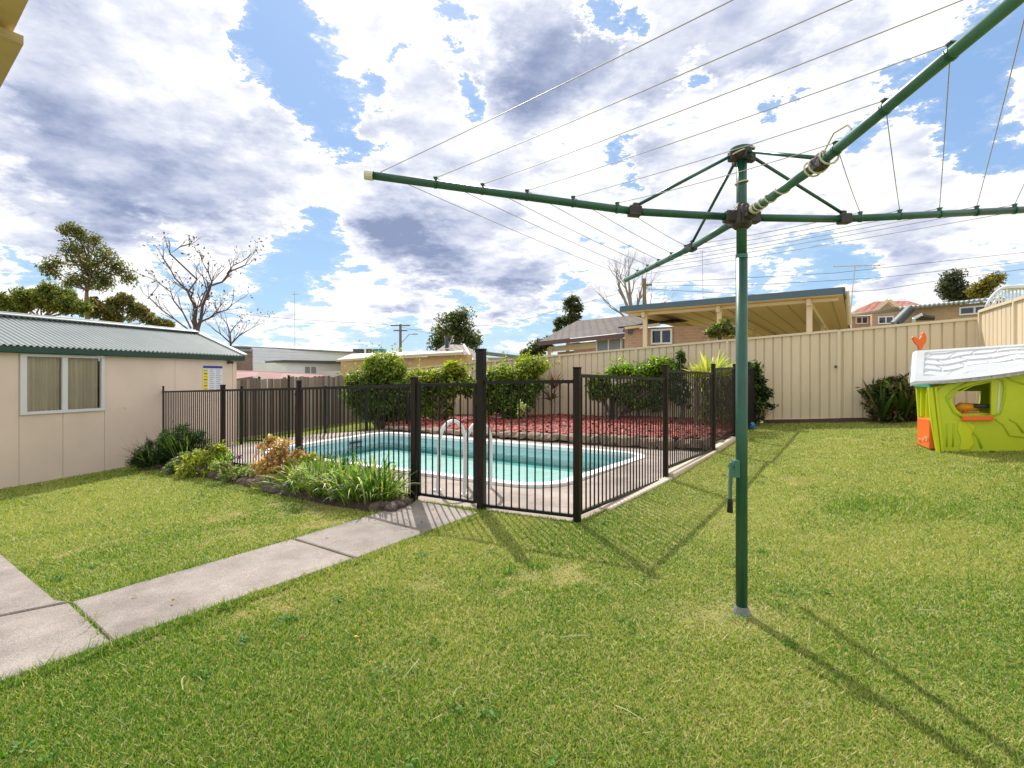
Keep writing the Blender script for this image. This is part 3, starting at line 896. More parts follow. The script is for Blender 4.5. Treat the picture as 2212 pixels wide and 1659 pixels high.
SE = (SHC - W0).dot(WD); SS = -1.6
def wbox(mb, s0, s1, z0, z1, o0, o1):
    vs = [wp(s, z, o) for z in (z0, z1) for s, o in ((s0, o0), (s1, o0), (s1, o1), (s0, o1))]
    mb.add(vs, [(0, 3, 2, 1), (4, 5, 6, 7), (0, 1, 5, 4), (1, 2, 6, 5), (2, 3, 7, 6), (3, 0, 4, 7)]); return mb
joints = [SS, wallst(41, 900)[0], wallst(136, 950)[0], wallst(226, 950)[0], wallst(378, 850)[0], SE]
wz0, wz1 = wallst(41, 897)[1], EZ + .008
ws0, ws1 = wallst(42, 830)[0], wallst(224, 830)[0]
gap = .006
for i in range(5):
    s0, s1 = joints[i] + gap / 2, joints[i + 1] - gap / 2
    z1 = EZ + .02
    if i in (1, 2): z1 = wz0 - .004
    hang(wbox(MB(), s0, s1, BZ, z1, -.03, 0).build('wall_sheet', M_wallsheet), shed)
for s in joints[1:5]:
    z1 = EZ if s < ws0 + .02 or s > ws1 - .02 else wz0 - .01
    hang(wbox(MB(), s - .004, s + .004, BZ, z1, -.04, -.012).build('joint', mat('joint_shadow_gap', (.30, .22, .16), .9) if 'joint_shadow_gap' not in bpy.data.materials else bpy.data.materials['joint_shadow_gap']), shed)
HW = 1.36                                                            # half width of the shed
hang(wbox(MB(), SE - .03, SE, BZ, EZ, -2 * HW + .1, -.032).build('end_wall', M_wallsheet), shed)
hang(wbox(MB(), SS, SE - .04, BZ, EZ, -2 * HW + .08, -2 * HW + .11).build('back_wall', M_wallsheet), shed)
hang(wbox(MB(), SS, SS + .03, BZ, EZ, -2 * HW + .115, -.032).build('end_wall', M_wallsheet), shed)
hang(wbox(MB(), SE - .075, SE + .012, BZ, EZ - .02, .002, .016).build('corner_strip', M_wallsheet), shed)
# window
wf = MB()
for a in ((ws0, ws0 + .075, wz0, wz1), (ws1 - .045, ws1, wz0, wz1), (ws0 + .076, ws1 - .046, wz0, wz0 + .045), (ws0 + .076, ws1 - .046, wz1 - .04, wz1)):
    wbox(wf, *a, -.03, .028)
wm_ = (wallst(136, 830)[0] + wallst(142, 830)[0]) / 2
wbox(wf, wm_ - .035, wm_ + .035, wz0 + .046, wz1 - .041, -.03, .022)
fr_ = hang(wf.build('window', M_alu), shed)
gm = bpy.data.materials.new('window_glass'); gm.use_nodes = True; t = gm.node_tree; t.nodes.clear()
o = t.nodes.new('ShaderNodeOutputMaterial'); mx = t.nodes.new('ShaderNodeMixShader'); tr = t.nodes.new('ShaderNodeBsdfTransparent'); tr.inputs[0].default_value = (.92, .94, .90, 1)
gl = t.nodes.new('ShaderNodeBsdfGlossy'); gl.inputs['Roughness'].default_value = .02; fr = t.nodes.new('ShaderNodeFresnel'); fr.inputs['IOR'].default_value = 1.45
t.links.new(fr.outputs[0], mx.inputs[0]); t.links.new(tr.outputs[0], mx.inputs[1]); t.links.new(gl.outputs[0], mx.inputs[2]); t.links.new(mx.outputs[0], o.inputs[0])
M_glass = gm
for a, b_ in ((ws0 + .076, wm_ - .036), (wm_ + .036, ws1 - .046)):
    p_ = MB(); wbox(p_, a, b_, wz0 + .046, wz1 - .041, -.012, -.006)
    pn = p_.build('pane', M_glass, fr_)
M_curtain = mat('curtain', (.95, .82, .75), .9, noise=.08, nscale=3, stretch=(1, 1, .1))
cu = MB(); vs = []; k = 150
for i in range(k + 1):
    s = ws0 + .05 + (ws1 - ws0 - .09) * i / k
    off = -.075 + .036 * math.sin(i * .75 + math.sin(i * .21) * 1.4) + .008 * math.sin(i * 2.1)
    vs += [wp(s, wz0 - .05, off), wp(s, wz1 + .02, off)]
cu.add(vs, [(2 * i, 2 * i + 2, 2 * i + 3, 2 * i + 1) for i in range(k)])
hang(cu.build('curtain', M_curtain, smooth=True), shed)
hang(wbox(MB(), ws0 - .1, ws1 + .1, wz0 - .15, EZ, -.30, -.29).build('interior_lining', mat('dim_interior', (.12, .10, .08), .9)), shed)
# gutter / fascia
hang(wbox(MB(), SS - .1, SE + .16, EZ + .012, EZ + .112, -.02, .10).build('gutter', M_gutter, bevel=.01), shed)
hang(wbox(MB(), SE - .22, SE - .13, EZ - .055, EZ - .004, .012, .09).build('downpipe_elbow', M_glassdark), shed)
# corrugated roof, in sheets
RZ = 2.255; PIT = .076
def roof_sheet(s0, s1, near=True, parent=None):
    k = int(round((s1 - s0) / PIT * 8)); V_, F_ = [], []
    o_e = .10 if near else -2 * HW - .02
    o_r = -HW
    for i in range(k + 1):
        s = s0 + (s1 - s0) * i / k; dz = .0125 * math.cos(2 * math.pi * s / PIT)
        for j in range(2):
            V_.append(wp(s, (EZ + .118 if j == 0 else RZ - .02) + dz, o_e if j == 0 else o_r))
    F_ = [(2 * i, 2 * i + 2, 2 * i + 3, 2 * i + 1) for i in range(k)]
    return hang(MB().add(V_, F_).build('roof_sheet', M_zinc, smooth=True), shed)
s = SS - .1; SEND = SE + .16
while s < SEND - .05:
    e = min(s + .76, SEND); roof_sheet(s, e); roof_sheet(s, e, False); s = e
rc = MB(); rc.bar(wp(SS - .1, RZ + .012, -HW + .07), wp(SEND, RZ + .012, -HW + .07), .15, .012, up=(.35, .1, 1)); rc.bar(wp(SS - .1, RZ + .012, -HW - .07), wp(SEND, RZ + .012, -HW - .07), .15, .012, up=(-.35, .1, 1))
rc.tube([wp(SS - .1, RZ + .03, -HW), wp(SEND, RZ + .03, -HW)], .022, 8)
hang(rc.build('ridge_cap', M_zinc), shed)
bc = MB(); bc.bar(wp(SEND, EZ + .14, .10), wp(SEND, RZ + .01, -HW), .11, .035, up=(0, 0, 1)); bc.bar(wp(SEND, RZ + .01, -HW), wp(SEND, EZ + .14, -2 * HW - .02), .11, .035)
hang(bc.build('barge_capping', M_zinc), shed)
gb = MB(); gb.add([wp(SE, EZ, -.02), wp(SE, EZ, -2 * HW + .1), wp(SE, RZ - .06, -HW)], [(0, 1, 2)]); gb.add([wp(SS, EZ, -.02), wp(SS, EZ, -2 * HW + .1), wp(SS, RZ - .06, -HW)], [(0, 1, 2)])
hang(gb.build('gable', M_wallsheet), shed)
# small vent knob on the wall
sv, zv = wallst(270, 880)
hang(MB().tube([wp(sv, zv, 0), wp(sv, zv, .015)], .018, 10).build('wall_fixing', M_cap), shed)

# safety chart on the shed
ps0, pz1 = wallst(437.5, 789.5); ps1, _ = wallst(480, 789.5); pz0 = wallst(459, 846)[1]
sg = thing('pool_safety_chart', 'white safety chart with blue heading and yellow strip on the end of the shed wall', 'sign', (*wp(ps0, pz0)[:2], pz0))
M_paper = mat('chart_white', (.74, .75, .80), .5); M_blue = mat('chart_blue', (.05, .06, .30), .5); M_yel = mat('chart_yellow', (.80, .72, .02), .5); M_grey = mat('chart_grey_print', (.33, .35, .45), .6); M_redp = mat('chart_red', (.45, .06, .07), .5)
hang(wbox(MB(), ps0, ps1, pz0, pz1, .001, .008).build('board', M_paper), sg)
pw, ph = ps1 - ps0, pz1 - pz0
hang(wbox(MB(), ps0 + .005, ps1 - .005, pz1 - ph * .10, pz1 - .004, .0085, .011).build('heading', M_blue), sg)
hang(wbox(MB(), ps0 + .004, ps0 + pw * .26, pz0 + .01, pz1 - ph * .13, .0085, .010).build('yellow_strip', M_yel), sg)
for k in range(7):
    z = pz1 - ph * (.17 + .115 * k)
    hang(wbox(MB(), ps0 + pw * .05, ps0 + pw * .21, z - ph * .045, z, .0105, .012).build('letter_block', M_redp if k % 2 else M_grey), sg)
for k in range(11):
    z = pz1 - ph * (.15 + .075 * k)
    tl = MB()
    for (a, b_) in ((.32, .60), (.65, .95)):
        wbox(tl, ps0 + pw * (a + random.uniform(0, .03)), ps0 + pw * (b_ - random.uniform(0, .1)), z - ph * .022, z, .0085, .010)
    hang(tl.build('text_line', M_grey), sg)

# ================================================================== black pool fence
PICK = MB().tube([(0, 0, 0), (0, 0, 1)], .0077, 8).mesh('picket', M_black)


def fence_panel(root, a, b, zra, zrb, zba, zbb, spacing=.079, inset=.04, rail=.03, over=0.0):
    a, b = Vector(a), Vector(b); L = (b - a).length; d_ = (b - a) / L
    A, B = a + d_ * inset, b - d_ * inset
    ang = math.atan2(d_.y, d_.x)
    hang(MB().bar((*A, zra - rail / 2), (*B, zrb - rail / 2), rail, rail).build('top_rail', M_black), root)
    hang(MB().bar((*A, zba + .04), (*B, zbb + .04), rail * .9, rail * .9).build('bottom_rail', M_black), root)
    k = max(2, int(round(L / spacing)))
    for i in range(1, k):
        t = i / k; p = a.lerp(b, t); z0 = zba + (zbb - zba) * t + .05; z1 = zra + (zrb - zra) * t - rail + .002
        o = link('picket', PICK, root, (p.x - root.location.x, p.y - root.location.y, z0 - root.location.z), (0, 0, ang), (1, 1, z1 - z0))


def fence_post(root, p, z0, z1, w, m_=None, ang=0.0, cap=True):
    q = MB().box((p[0], p[1], (z0 + z1) / 2), (w, w, z1 - z0), ang)
    if cap: q.box((p[0], p[1], z1 + .008), (w * 1.12, w * 1.12, .016), ang)
    return hang(q.build('post', m_ or M_post, bevel=.004), root)


aF = math.atan2(pC.y - pA.y, pC.x - pA.x); aL = math.atan2(pL1.y - pA.y, pL1.x - pA.x); aR = math.atan2(pR1.y - pC.y, pR1.x - pC.x)
fence = thing('pool_fence', 'black vertical-bar metal fence round the near side of the swimming pool', 'fence', (pA.x, pA.y, 0))
fence_post(fence, pA, -.05, 1.235, .062, ang=aF); fence_post(fence, pG, -.1, 1.50, .070, ang=aF); fence_post(fence, pC, -.02, 1.32, .058, ang=aF)
fence_post(fence, pL1, -.2, 1.19, .05, ang=aL); fence_post(fence, pL2, -.3, 1.115, .058, ang=aL); fence_post(fence, pL3, -.35, 1.065, .055, ang=aL)
fence_post(fence, pR1, -.03, 1.385, .055, ang=aR); fence_post(fence, pR2, .0, 1.435, .055, ang=aR); fence_post(fence, pR3, .1, 1.46, .05, ang=aR); fence_post(fence, pR4, .15, 1.50, .055, ang=aR)
fence_panel(fence, pG, pC, 1.213, 1.224, .0, .01)
fence_panel(fence, pA, pL1, 1.18, 1.115, .0, -.03); fence_panel(fence, pL1, pL2, 1.112, 1.058, -.04, -.08); fence_panel(fence, pL2, pL3, 1.055, .99, -.1, -.18)
fence_panel(fence, pC, pR1, 1.274, 1.24, .03, -.01); fence_panel(fence, pR1, pR2, 1.334, 1.314, .11, .10); fence_panel(fence, pR2, pR3, 1.385, 1.42, .22, .22); fence_panel(fence, pR3, pR4, 1.42, 1.45, .24, .30)
lt = MB(); dg = (pA - pG).normalized(); q = pG + dg * .055
lt.tube([(q.x, q.y, 1.10), (q.x, q.y, 1.00)], .022, 10); lt.box((q.x, q.y, 1.03), (.05, .05, .09), aF)
hang(lt.build('latch', M_black), fence)
lt = MB().tube([(pG.x + dg.x * .05, pG.y + dg.y * .05, 1.22), (pG.x + dg.x * .05, pG.y + dg.y * .05, 1.49)], .012, 8); lt.tube([(pG.x + dg.x * .05, pG.y + dg.y * .05, 1.48), (pG.x + dg.x * .05, pG.y + dg.y * .05, 1.52)], .022, 10)
hang(lt.build('latch_rod', M_black), fence)
gate = thing('pool_gate', 'black metal pool gate at the end of the path, left of the tall gate post', 'gate', (pA.x, pA.y, 0))
gA, gG = pA - dg * .06, pG + dg * .07
for p in (gA, gG):
    hang(MB().box((p.x, p.y, .62), (.028, .028, 1.14), aF).build('stile', M_black), gate)
fence_panel(gate, gA, gG, 1.185, 1.192, .03, .02, inset=.015)
for z in (.2, 1.05):
    hang(MB().box(((pA.x + gA.x) / 2, (pA.y + gA.y) / 2, z), (.03, .03, .07), aF).build('hinge', M_black), gate)

bf = thing('rear_pool_fence', 'farther black bar fence running from the shed corner behind the pool towards the round bush', 'fence', (SHC.x, SHC.y, -.2))
bpts = [SHC + Vector((.12, .02)), Vector((-4.92, 11.02)), Vector((-4.26, 11.42)), Vector((-3.45, 11.88)), Vector((-2.6, 12.36))]
aB = math.atan2(.45, .8)
for i, p in enumerate(bpts):
    fence_post(bf, p, -.4, (1.04, 1.27, 1.03, 1.03, 1.03)[i], .05, M_black, aB)
for i in range(4): fence_panel(bf, bpts[i], bpts[i + 1], .995, .995, -.16, -.16, spacing=.085)

# ================================================================== steel fences
def ztop(t): return 1.84 + .115 * t
M_seam = M_cream


def steel_sheet(root, a, b, za, zb, ba, bb, npan, m_, side=1):
    """one ribbed infill sheet: pans with narrow ribs set back"""
    a, b = Vector(a), Vector(b); d_ = b - a; nn = Vector((-d_.y, d_.x)).normalized() * side
    xs_ = [0]; os_ = [0.0]
    for k in range(npan):
        for f_, o_ in ((.10, .0), (.16, .026), (.24, .026), (.30, 0), (1.0, 0)):
            xs_.append((k + f_) / npan); os_.append(o_)
    V_ = []
    for x, o_ in zip(xs_, os_):
        p = a + d_ * x + nn * o_
        V_ += [(p.x, p.y, ba + (bb - ba) * x), (p.x, p.y, za + (zb - za) * x)]
    k = len(xs_)
    return hang(MB().add(V_, [(2 * i, 2 * i + 2, 2 * i + 3, 2 * i + 1) for i in range(k - 1)]).build('infill_sheet', m_), root)


def steel_fence(root, origin, step, nb, zt, zb, pans=12, sheets=4, side=1, start=0):
    for i in range(start, nb + 1):
        p = Vector(origin) + Vector(step) * i; w_ = .05
        ang = math.atan2(step[1], step[0])
        hang(MB().box((p.x, p.y, (zt(i) + zb(i)) / 2 - .02), (w_, .055, zt(i) - zb(i) + .03), ang).build('post', M_creampost), root)
        if i == nb: break
        e = Vector(step).normalized(); q = Vector(origin) + Vector(step) * (i + 1)
        A, B = p + e * .026, q - e * .026
        for s_ in range(sheets):
            t0, t1 = s_ / sheets, (s_ + 1) / sheets
            f = lambda fn, t: fn(i) + (fn(i + 1) - fn(i)) * t
            steel_sheet(root, A.lerp(B, t0), A.lerp(B, t1), f(zt, t0) - .03, f(zt, t1) - .03, f(zb, t0) + .03, f(zb, t1) + .03, pans // sheets, M_cream, side)
        hang(MB().bar((*A, zt(i) - .02), (*B, zt(i + 1) - .02), .062, .045).build('top_rail', M_creampost), root)
        hang(MB().bar((*A, zb(i) + .02), (*B, zb(i + 1) + .02), .062, .05).build('bottom_rail', M_creampost), root)


sf = thing('steel_back_fence', 'long cream ribbed steel fence across the back of the yard, stepping up to the right', 'fence', (F0.x, F0.y, 0))
steel_fence(sf, F0, FD, 4, lambda t: ztop(t), lambda t: ztop(t) - 1.80, start=-3)
lk = F0 + FD * 3 - FD.normalized() * .05; hang(MB().box((lk.x - .03, lk.y - .04, 1.45), (.03, .03, .05)).build('rail_clip', M_glassdark), sf)
sf2 = thing('steel_side_fence', 'sunlit cream steel fence returning along the right behind the playhouse', 'fence', (KC.x, KC.y, .5))
steel_fence(sf2, KC + RD * .10, RD * 1.52, 4, lambda t: 2.41 - .01 * t, lambda t: .50 - .05 * t, pans=8, sheets=4, side=1)

# ---- weathered paling fence
tf = thing('paling_fence', 'weathered grey timber paling fence between the shed and the round bush', 'fence', (T1.x, T1.y, -.3))
M_pal = [mat('weathered_paling_%s' % s_, c, .9, color2=c2, nscale=3, stretch=(8, 8, .6), bump=.3, bscale=20) for s_, c, c2 in
         (('grey', (.24, .20, .17), (.40, .34, .30)), ('brown', (.19, .14, .105), (.33, .25, .20)), ('dark', (.12, .092, .074), (.24, .185, .15)))]
pal_me = [MB().box((0, 0, .5), (.098, .014, 1)).mesh('paling', m_) for m_ in M_pal]
aT = math.atan2(TD.y, TD.x)
for k in range(76):
    p = T1 - TD * (.1 * k + .02)
    zb = float(gz(p.x)) - .03 + .04; hgt = 1.50 + random.uniform(-.035, .03)
    link('paling', random.choice(pal_me), tf, (p.x - tf.location.x, p.y - tf.location.y, zb - tf.location.z), (random.uniform(-.012, .012), random.uniform(-.012, .012), aT + random.uniform(-.06, .06)), (1, 1, hgt))
for z in (.15, 1.1):
    hang(MB().bar((*(T1 - TD * 7.6 + tn * -.04), z - .35), (*(T1 + tn * -.04), z - .35), .04, .07).build('rail', M_pal[1]), tf)

# ================================================================== rotary clothes hoist
HX, HY = 1.2065, 2.627
hoist = thing('clothes_hoist', 'tall green rotary clothes hoist with four arms standing on the lawn', 'clothes line', (HX, HY, 0))
def hb(mb, name, m_, **k): return hang(mb.build(name, m_, **k), hoist)
hb(MB().tube([(HX, HY, -.05), (HX, HY, 1.88)], .0290, 20), 'lower_pole', M_green, smooth=True)
hb(MB().tube([(HX, HY, 1.872), (HX, HY, 1.893)], .0300, 20), 'pole_joint', M_green2)
hb(MB().tube([(HX, HY, 1.893), (HX, HY, 2.44)], .0258, 20), 'upper_pole', M_green, smooth=True)
hb(MB().tube([(HX, HY, -.02), (HX, HY, .012), (HX, HY, .03), (HX, HY, .048)], [.046, .044, .038, .031], 16), 'base_collar', mat('pale_ground_collar', (.20, .21, .20), .8, noise=.3, nscale=30))
cb = MB().tube([(HX, HY, 2.025), (HX, HY, 2.045), (HX, HY, 2.12), (HX, HY, 2.16)], [.032, .052, .050, .032], 14)
ARMS = {'left': ((-.9956, -.094), 2.100, .103), 'right': ((.9956, .094), 2.096, .078), 'front': ((.094, -.9956), 2.122, .168), 'back': ((-.094, .9956), 2.080, .035)}
HUBZ, RB, RE = 2.087, .578, 1.90
def armz(k, r):
    d_, zb, sl = ARMS[k]
    return HUBZ + (zb - HUBZ) * r / RB if r < RB else zb + sl * (r - RB)
def armp(k, r, up=0.0):
    d_ = ARMS[k][0]; return Vector((HX + d_[0] * r, HY + d_[1] * r, armz(k, r) + up))
for k in ARMS:
    d_ = ARMS[k][0]; cb.bar(armp(k, .02), armp(k, .095), .054, .058)
cb.bar((HX - .01, HY - .055, 2.14), (HX - .01, HY - .05, 2.04), .03, .03)
hb(cb, 'hub_casting', M_cast, bevel=.005)
cr_ = MB().tube([(HX, HY, 2.385), (HX, HY, 2.40), (HX, HY, 2.43)], [.034, .052, .055], 14)
for k in ARMS:
    d_ = ARMS[k][0]; cr_.box((HX + d_[0] * .052, HY + d_[1] * .052, 2.405), (.036, .036, .05), .1)
hb(cr_, 'crown_casting', M_cast, bevel=.004)
hb(MB().tube([(HX, HY, 2.431), (HX, HY, 2.448), (HX, HY, 2.456)], [.060, .058, .030], 16), 'crown_cap', M_green)
LR = [.67, .90, 1.136, 1.36, 1.592, 1.86]
for k in ARMS:
    m_ = M_green if k in ('left', 'right') else M_green2
    hb(MB().tube([armp(k, .08), armp(k, RB - .02)], .0195, 12).tube([armp(k, RB - .02), armp(k, RB + .3), armp(k, RE)], .0195, 12), 'arm', m_, smooth=True)
    q = MB().bar(armp(k, RB - .032), armp(k, RB + .032), .046, .052); q.bar(armp(k, RB - .02, .03), armp(k, RB + .01, .03), .02, .03)
    hb(q, 'arm_bracket', M_cast, bevel=.004)
    d_ = ARMS[k][0]
    hb(MB().tube([(HX + d_[0] * .06, HY + d_[1] * .06, 2.408), armp(k, RB - .015, .034)], .0085, 8), 'brace', M_green, smooth=True)
    hb(MB().tube([armp(k, RE - .005), armp(k, RE + .035)], .0245, 12), 'end_cap', M_cap)
    for r in LR[:-1]:
        q = MB().tube([armp(k, r - .006), armp(k, r + .006)], .0218, 12); q.box(tuple(armp(k, r, .025)), (.014, .014, .012)); q.box(tuple(armp(k, r, .032)), (.020, .020, .005))
        hb(q, 'line_hook', M_green)
order = ['left', 'front', 'right', 'back']
for i, k in enumerate(order):
    k2 = order[(i + 1) % 4]
    for r in LR:
        a, b = armp(k, r, .031 if r < 1.8 else .022), armp(k2, r, .031 if r < 1.8 else .022)
        pts = [a.lerp(b, t) - Vector((0, 0, .012 * 4 * t * (1 - t))) for t in np.linspace(0, 1, 7)]
        hb(MB().tube(pts, .0019, 5, cap=False), 'line', M_wire)
# crank handle
q = MB().tube([(HX - .025, HY - .01, .785), (HX - .074, HY - .02, .785)], .011, 8); q.box((HX - .035, HY - .01, .77), (.03, .04, .09)); q.bar((HX - .066, HY - .022, .805), (HX - .070, HY - .022, .61), .020, .014)
hb(q, 'crank', M_green2, bevel=.002)
hb(MB().tube([(HX - .071, HY - .026, .615), (HX - .072, HY - .026, .60), (HX - .073, HY - .026, .545)], [.010, .013, .015], 10), 'crank_grip', M_black)
# rope wound round the arm that comes towards the house
def wrap(k, r0, r1, turns, rad=.0225):
    d_ = Vector((*ARMS[k][0], 0)); s_ = Vector((-d_.y, d_.x, 0)); out = []
    for i in range(turns * 12 + 1):
        t = i / (turns * 12); r = r0 + (r1 - r0) * t + .01 * math.sin(t * 9); a = 2 * math.pi * turns * t
        out.append(armp(k, r) + s_ * math.cos(a) * rad + Vector((0, 0, math.sin(a) * rad)))
    return out
hb(MB().tube(wrap('front', .09, .19, 4), .0042, 6), 'rope', M_rope)
hb(MB().tube(wrap('front', .19, .36, 2), .0038, 6), 'rope', M_rope)
hb(MB().tube(wrap('front', .50, .64, 3, .034), .0042, 6), 'rope', M_rope)
hb(MB().tube([armp('front', .60, .03), armp('front', .66, .075), armp('front', .73, .06), armp('front', .75, .03)], .0035, 6), 'rope', M_rope)
hb(MB().tube([(HX + .031 * math.cos(a), HY + .031 * math.sin(a), 2.27 + .006 * math.cos(a)) for a in np.linspace(0, 6.28, 17)], .0042, 6), 'rope', M_rope)
hb(MB().tube([(HX + .062 * math.cos(a), HY + .062 * math.sin(a), 2.425 + .018 * math.cos(a)) for a in np.linspace(0, 6.28, 21)], .0042, 6), 'rope', M_rope)

# ================================================================== playhouse
PO = Vector((5.46, 6.43, .28)); PX = Vector((.899, -.438, .055)); PXn = Vector((.899, -.438, 0)); PN = Vector((.438, .899, 0)); PZ = Vector((0, 0, 1))
FR = (PO, PX, PZ, PN)
ph_ = thing('playhouse', "lime green plastic children's playhouse with white roof on the lawn at the right", 'playhouse', PO)
M_lime = mat('lime_plastic', (.47, .59, .016), .42, color2=(.58, .69, .025), nscale=1.6, bump=.05, bscale=8)
M_limed = mat('lime_plastic_moulding', (.42, .55, .015), .42); M_limey = mat('yellow_lime_plastic', (.60, .68, .012), .4)
M_orange = mat('orange_plastic', (.85, .16, .025), .4); M_roofw = mat('grey_white_plastic_roof', (.62, .66, .70), .5, noise=.05, nscale=5)
M_tealp = mat('teal_plastic', (.02, .30, .24), .45)
def pst(u, v):
    r_ = Vector(((u - CU) / FPX, 1, (CV - v) / FPX)); o_ = Vector((0, 0, CH))
    t = (PO - o_).dot(PN) / r_.dot(PN); P = o_ + r_ * t
    s = (P - PO).dot(PXn); return s, P.z - PO.z - PX.z * s
win = [pst(*p) for p in [(2054, 858), (2062, 848), (2076, 840), (2096, 833), (2118, 828), (2141, 824), (2141, 897), (2079, 897), (2065, 882)]]
outl = [(0, 0), (1.14, 0), (1.19, .55), (1.22, 1.04), (.7, .99), (.3, .90), (-.085, .83), (-.06, .45)]
def pb(mb, name, m_, **k): return hang(mb.build(name, m_, **k), ph_)
pb(MB().holed(outl, win, 0, .045, FR), 'front_wall', M_lime, bevel=.004)
FRb = (PO + PN * .70, PX, PZ, PN)
win2 = [(.14, .40), (.62, .40), (.66, .74), (.14, .76)]
pb(MB().holed([(0, 0), (1.14, 0), (1.2, .9), (-.05, .9)], win2, 0, .045, FRb), 'rear_wall', M_lime)
# side wall: upright post, wall and orange lower panel
FS = (PO + PX * -.0, PN, PZ, PX)
pb(MB().prism([(.05, 0), (.70, 0), (.70, .86), (.05, .84)], .03, .06, FS), 'side_wall', M_limed)
FSr = (PO + PX * 1.10, PN, PZ, PX)
pb(MB().prism([(.05, 0), (.70, 0), (.70, .86), (.05, .84)], 0, .04, FSr), 'side_wall', M_limed)
for dx, w_ in ((.10, .03), (.36, .03), (.60, .03)):
    pb(MB().prism([(dx, .42), (dx + w_, .42), (dx + w_ - .03, .84), (dx - .03, .84)], -.02, .028, FS), 'side_rib', M_limey)
pb(MB().prism([(.09, .03), (.64, .03), (.62, .40), (.06, .42)], -.055, .026, FS), 'side_panel', M_orange, bevel=.008)
for i in range(6):
    a = random.uniform(.1, .5); z = random.uniform(.04, .2)
    pb(MB().prism([(a, z), (a + .09, z), (a + .085, z + .045), (a + .005, z + .045)], -.063, -.056, FS), 'moulded_brick', mat('orange_brick', (.80, .28, .13), .5) if 'orange_brick' not in bpy.data.materials else bpy.data.materials['orange_brick'], bevel=.004)
pb(MB().prism([(0, 0), (.035, 0), (-.045, .84), (-.085, .84)], -.03, 0, FR), 'sunlit_corner_post', M_limey, bevel=.006)  # corner edges in yellower lime: sunlit highlight put into their colour
pb(MB().prism([(.045, .0), (.075, 0), (.0, .84), (-.03, .84)], -.02, 0, FR), 'sunlit_corner_post', M_limey, bevel=.005)
# mouldings round the window
def mould(pts, r, name='moulding', m_=None):
    P = [PO + PX * a + PZ * b_ - PN * .004 for a, b_ in pts]; return pb(MB().tube(P, r, 8), name, m_ or M_limed, smooth=True)
mould([pst(*p) for p in [(2079, 902), (2060, 890), (2044, 858), (2060, 842), (2090, 827), (2120, 819), (2150, 817), (2166, 822), (2170, 838), (2166, 870), (2158, 893), (2141, 899)]], .014)
mould([pst(*p) for p in [(2050, 862), (2066, 850), (2100, 833), (2139, 825)]], .008, m_=M_limey)
mould([pst(*p) for p in [(2080, 905), (2096, 925), (2112, 945), (2120, 968)]], .012)
mould([pst(*p) for p in [(2150, 905), (2168, 918), (2180, 940), (2212, 944), (2250, 944)]], .012)
mould([pst(*p) for p in [(2180, 905), (2196, 914), (2210, 935)]], .010)
mould([pst(*p) for p in [(2030, 915), (2030, 965)]], .008); mould([pst(*p) for p in [(2045, 915), (2045, 965)]], .008)
mould([pst(*p) for p in [(2060, 915), (2058, 965)]], .008)
mould([pst(*p) for p in [(2170, 812), (2186, 822), (2212, 830)]], .010)
mould([pst(*p) for p in [(2020, 850), (2030, 838), (2060, 824), (2100, 812)]], .007)
sw = [pst(*p) for p in [(2070, 912), (2090, 908), (2108, 922), (2098, 940), (2104, 958), (2092, 972), (2072, 972), (2076, 950), (2068, 930)]]
pb(MB().prism(sw, -.014, 0, FR), 'raised_swirl', M_limey, bevel=.006)  # raised swirl, yellower than the wall
sl = [pst(*p) for p in [(2157, 827), (2160, 827), (2160, 893), (2154, 893)]]
pb(MB().prism(sl, -.006, 0, FR), 'slot', M_roofw)
sa, sz = pst(2076, 900); sb_, _ = pst(2142, 900)
pb(MB().prism([(sa, sz - .05), (sb_, sz - .05), (sb_, sz + .008), (sa, sz + .008)], -.06, .10, FR), 'window_sill', M_orange, bevel=.008)
pb(MB().prism([(sa - .1, sz + .01), (sb_ + .15, sz + .01), (sb_ + .15, sz + .03), (sa - .1, sz + .03)], .10, .42, FR), 'shelf', M_limey)
# roof with moulded shingles
def roofz(s, t):
    """height above the frame's base line; t 0 eave, 1 ridge"""
    e = .91 + .02 * s + .095 * s * s; r_ = 1.315
    return e + (r_ - e) * t
nx, ny = 150, 60; Vr, Fr = [], []
for j in range(ny + 1):
    for i in range(nx + 1):
        t = j / ny; s = -.30 * 1 + 1.62 * i / nx + .14 * t
        row = t * 5.4 + .28 * math.sin(s * 5.3 + 1) + .14 * math.sin(s * 13.0); fr_c = row - math.floor(row)
        col_ = s * 4.2 + .5 * (math.floor(row) % 2) + .25 * math.sin(row * 2); fc = col_ - math.floor(col_)
        z = .016 * (1 - fr_c) + (-.014 if fr_c < .10 else 0)
        if fc < .07 and 1 < row < 5: z -= .014
        if t < .16 or s < -.16 + .14 * t or t > .93: z = .018
        th_ = max(0, 1 - min(i / 4, 1)) * .02
        p = PO + PX * (s + .0) + PN * (-.12 + .50 * t) + PZ * (roofz(s, t) + z - th_)
        Vr.append(p)
for j in range(ny):
    for i in range(nx):
        a = j * (nx + 1) + i; Fr.append((a, a + 1, a + nx + 2, a + nx + 1))
rf = MB().add(Vr, Fr)
M_ = (nx + 1) * (ny + 1)
edge = [i for i in range(nx + 1)] + [j * (nx + 1) + nx for j in range(1, ny + 1)] + [ny * (nx + 1) + i for i in range(nx - 1, -1, -1)] + [j * (nx + 1) for j in range(ny - 1, 0, -1)]
low = [Vr[k] - Vector((0, 0, .045)) for k in edge]; rf.v += [tuple(p) for p in low]; ne = len(edge)
rf.f += [(edge[k], edge[(k + 1) % ne], M_ + (k + 1) % ne, M_ + k) for k in range(ne)]
rf.f += [tuple(M_ + k for k in range(ne))]
pb(rf, 'roof', M_roofw)
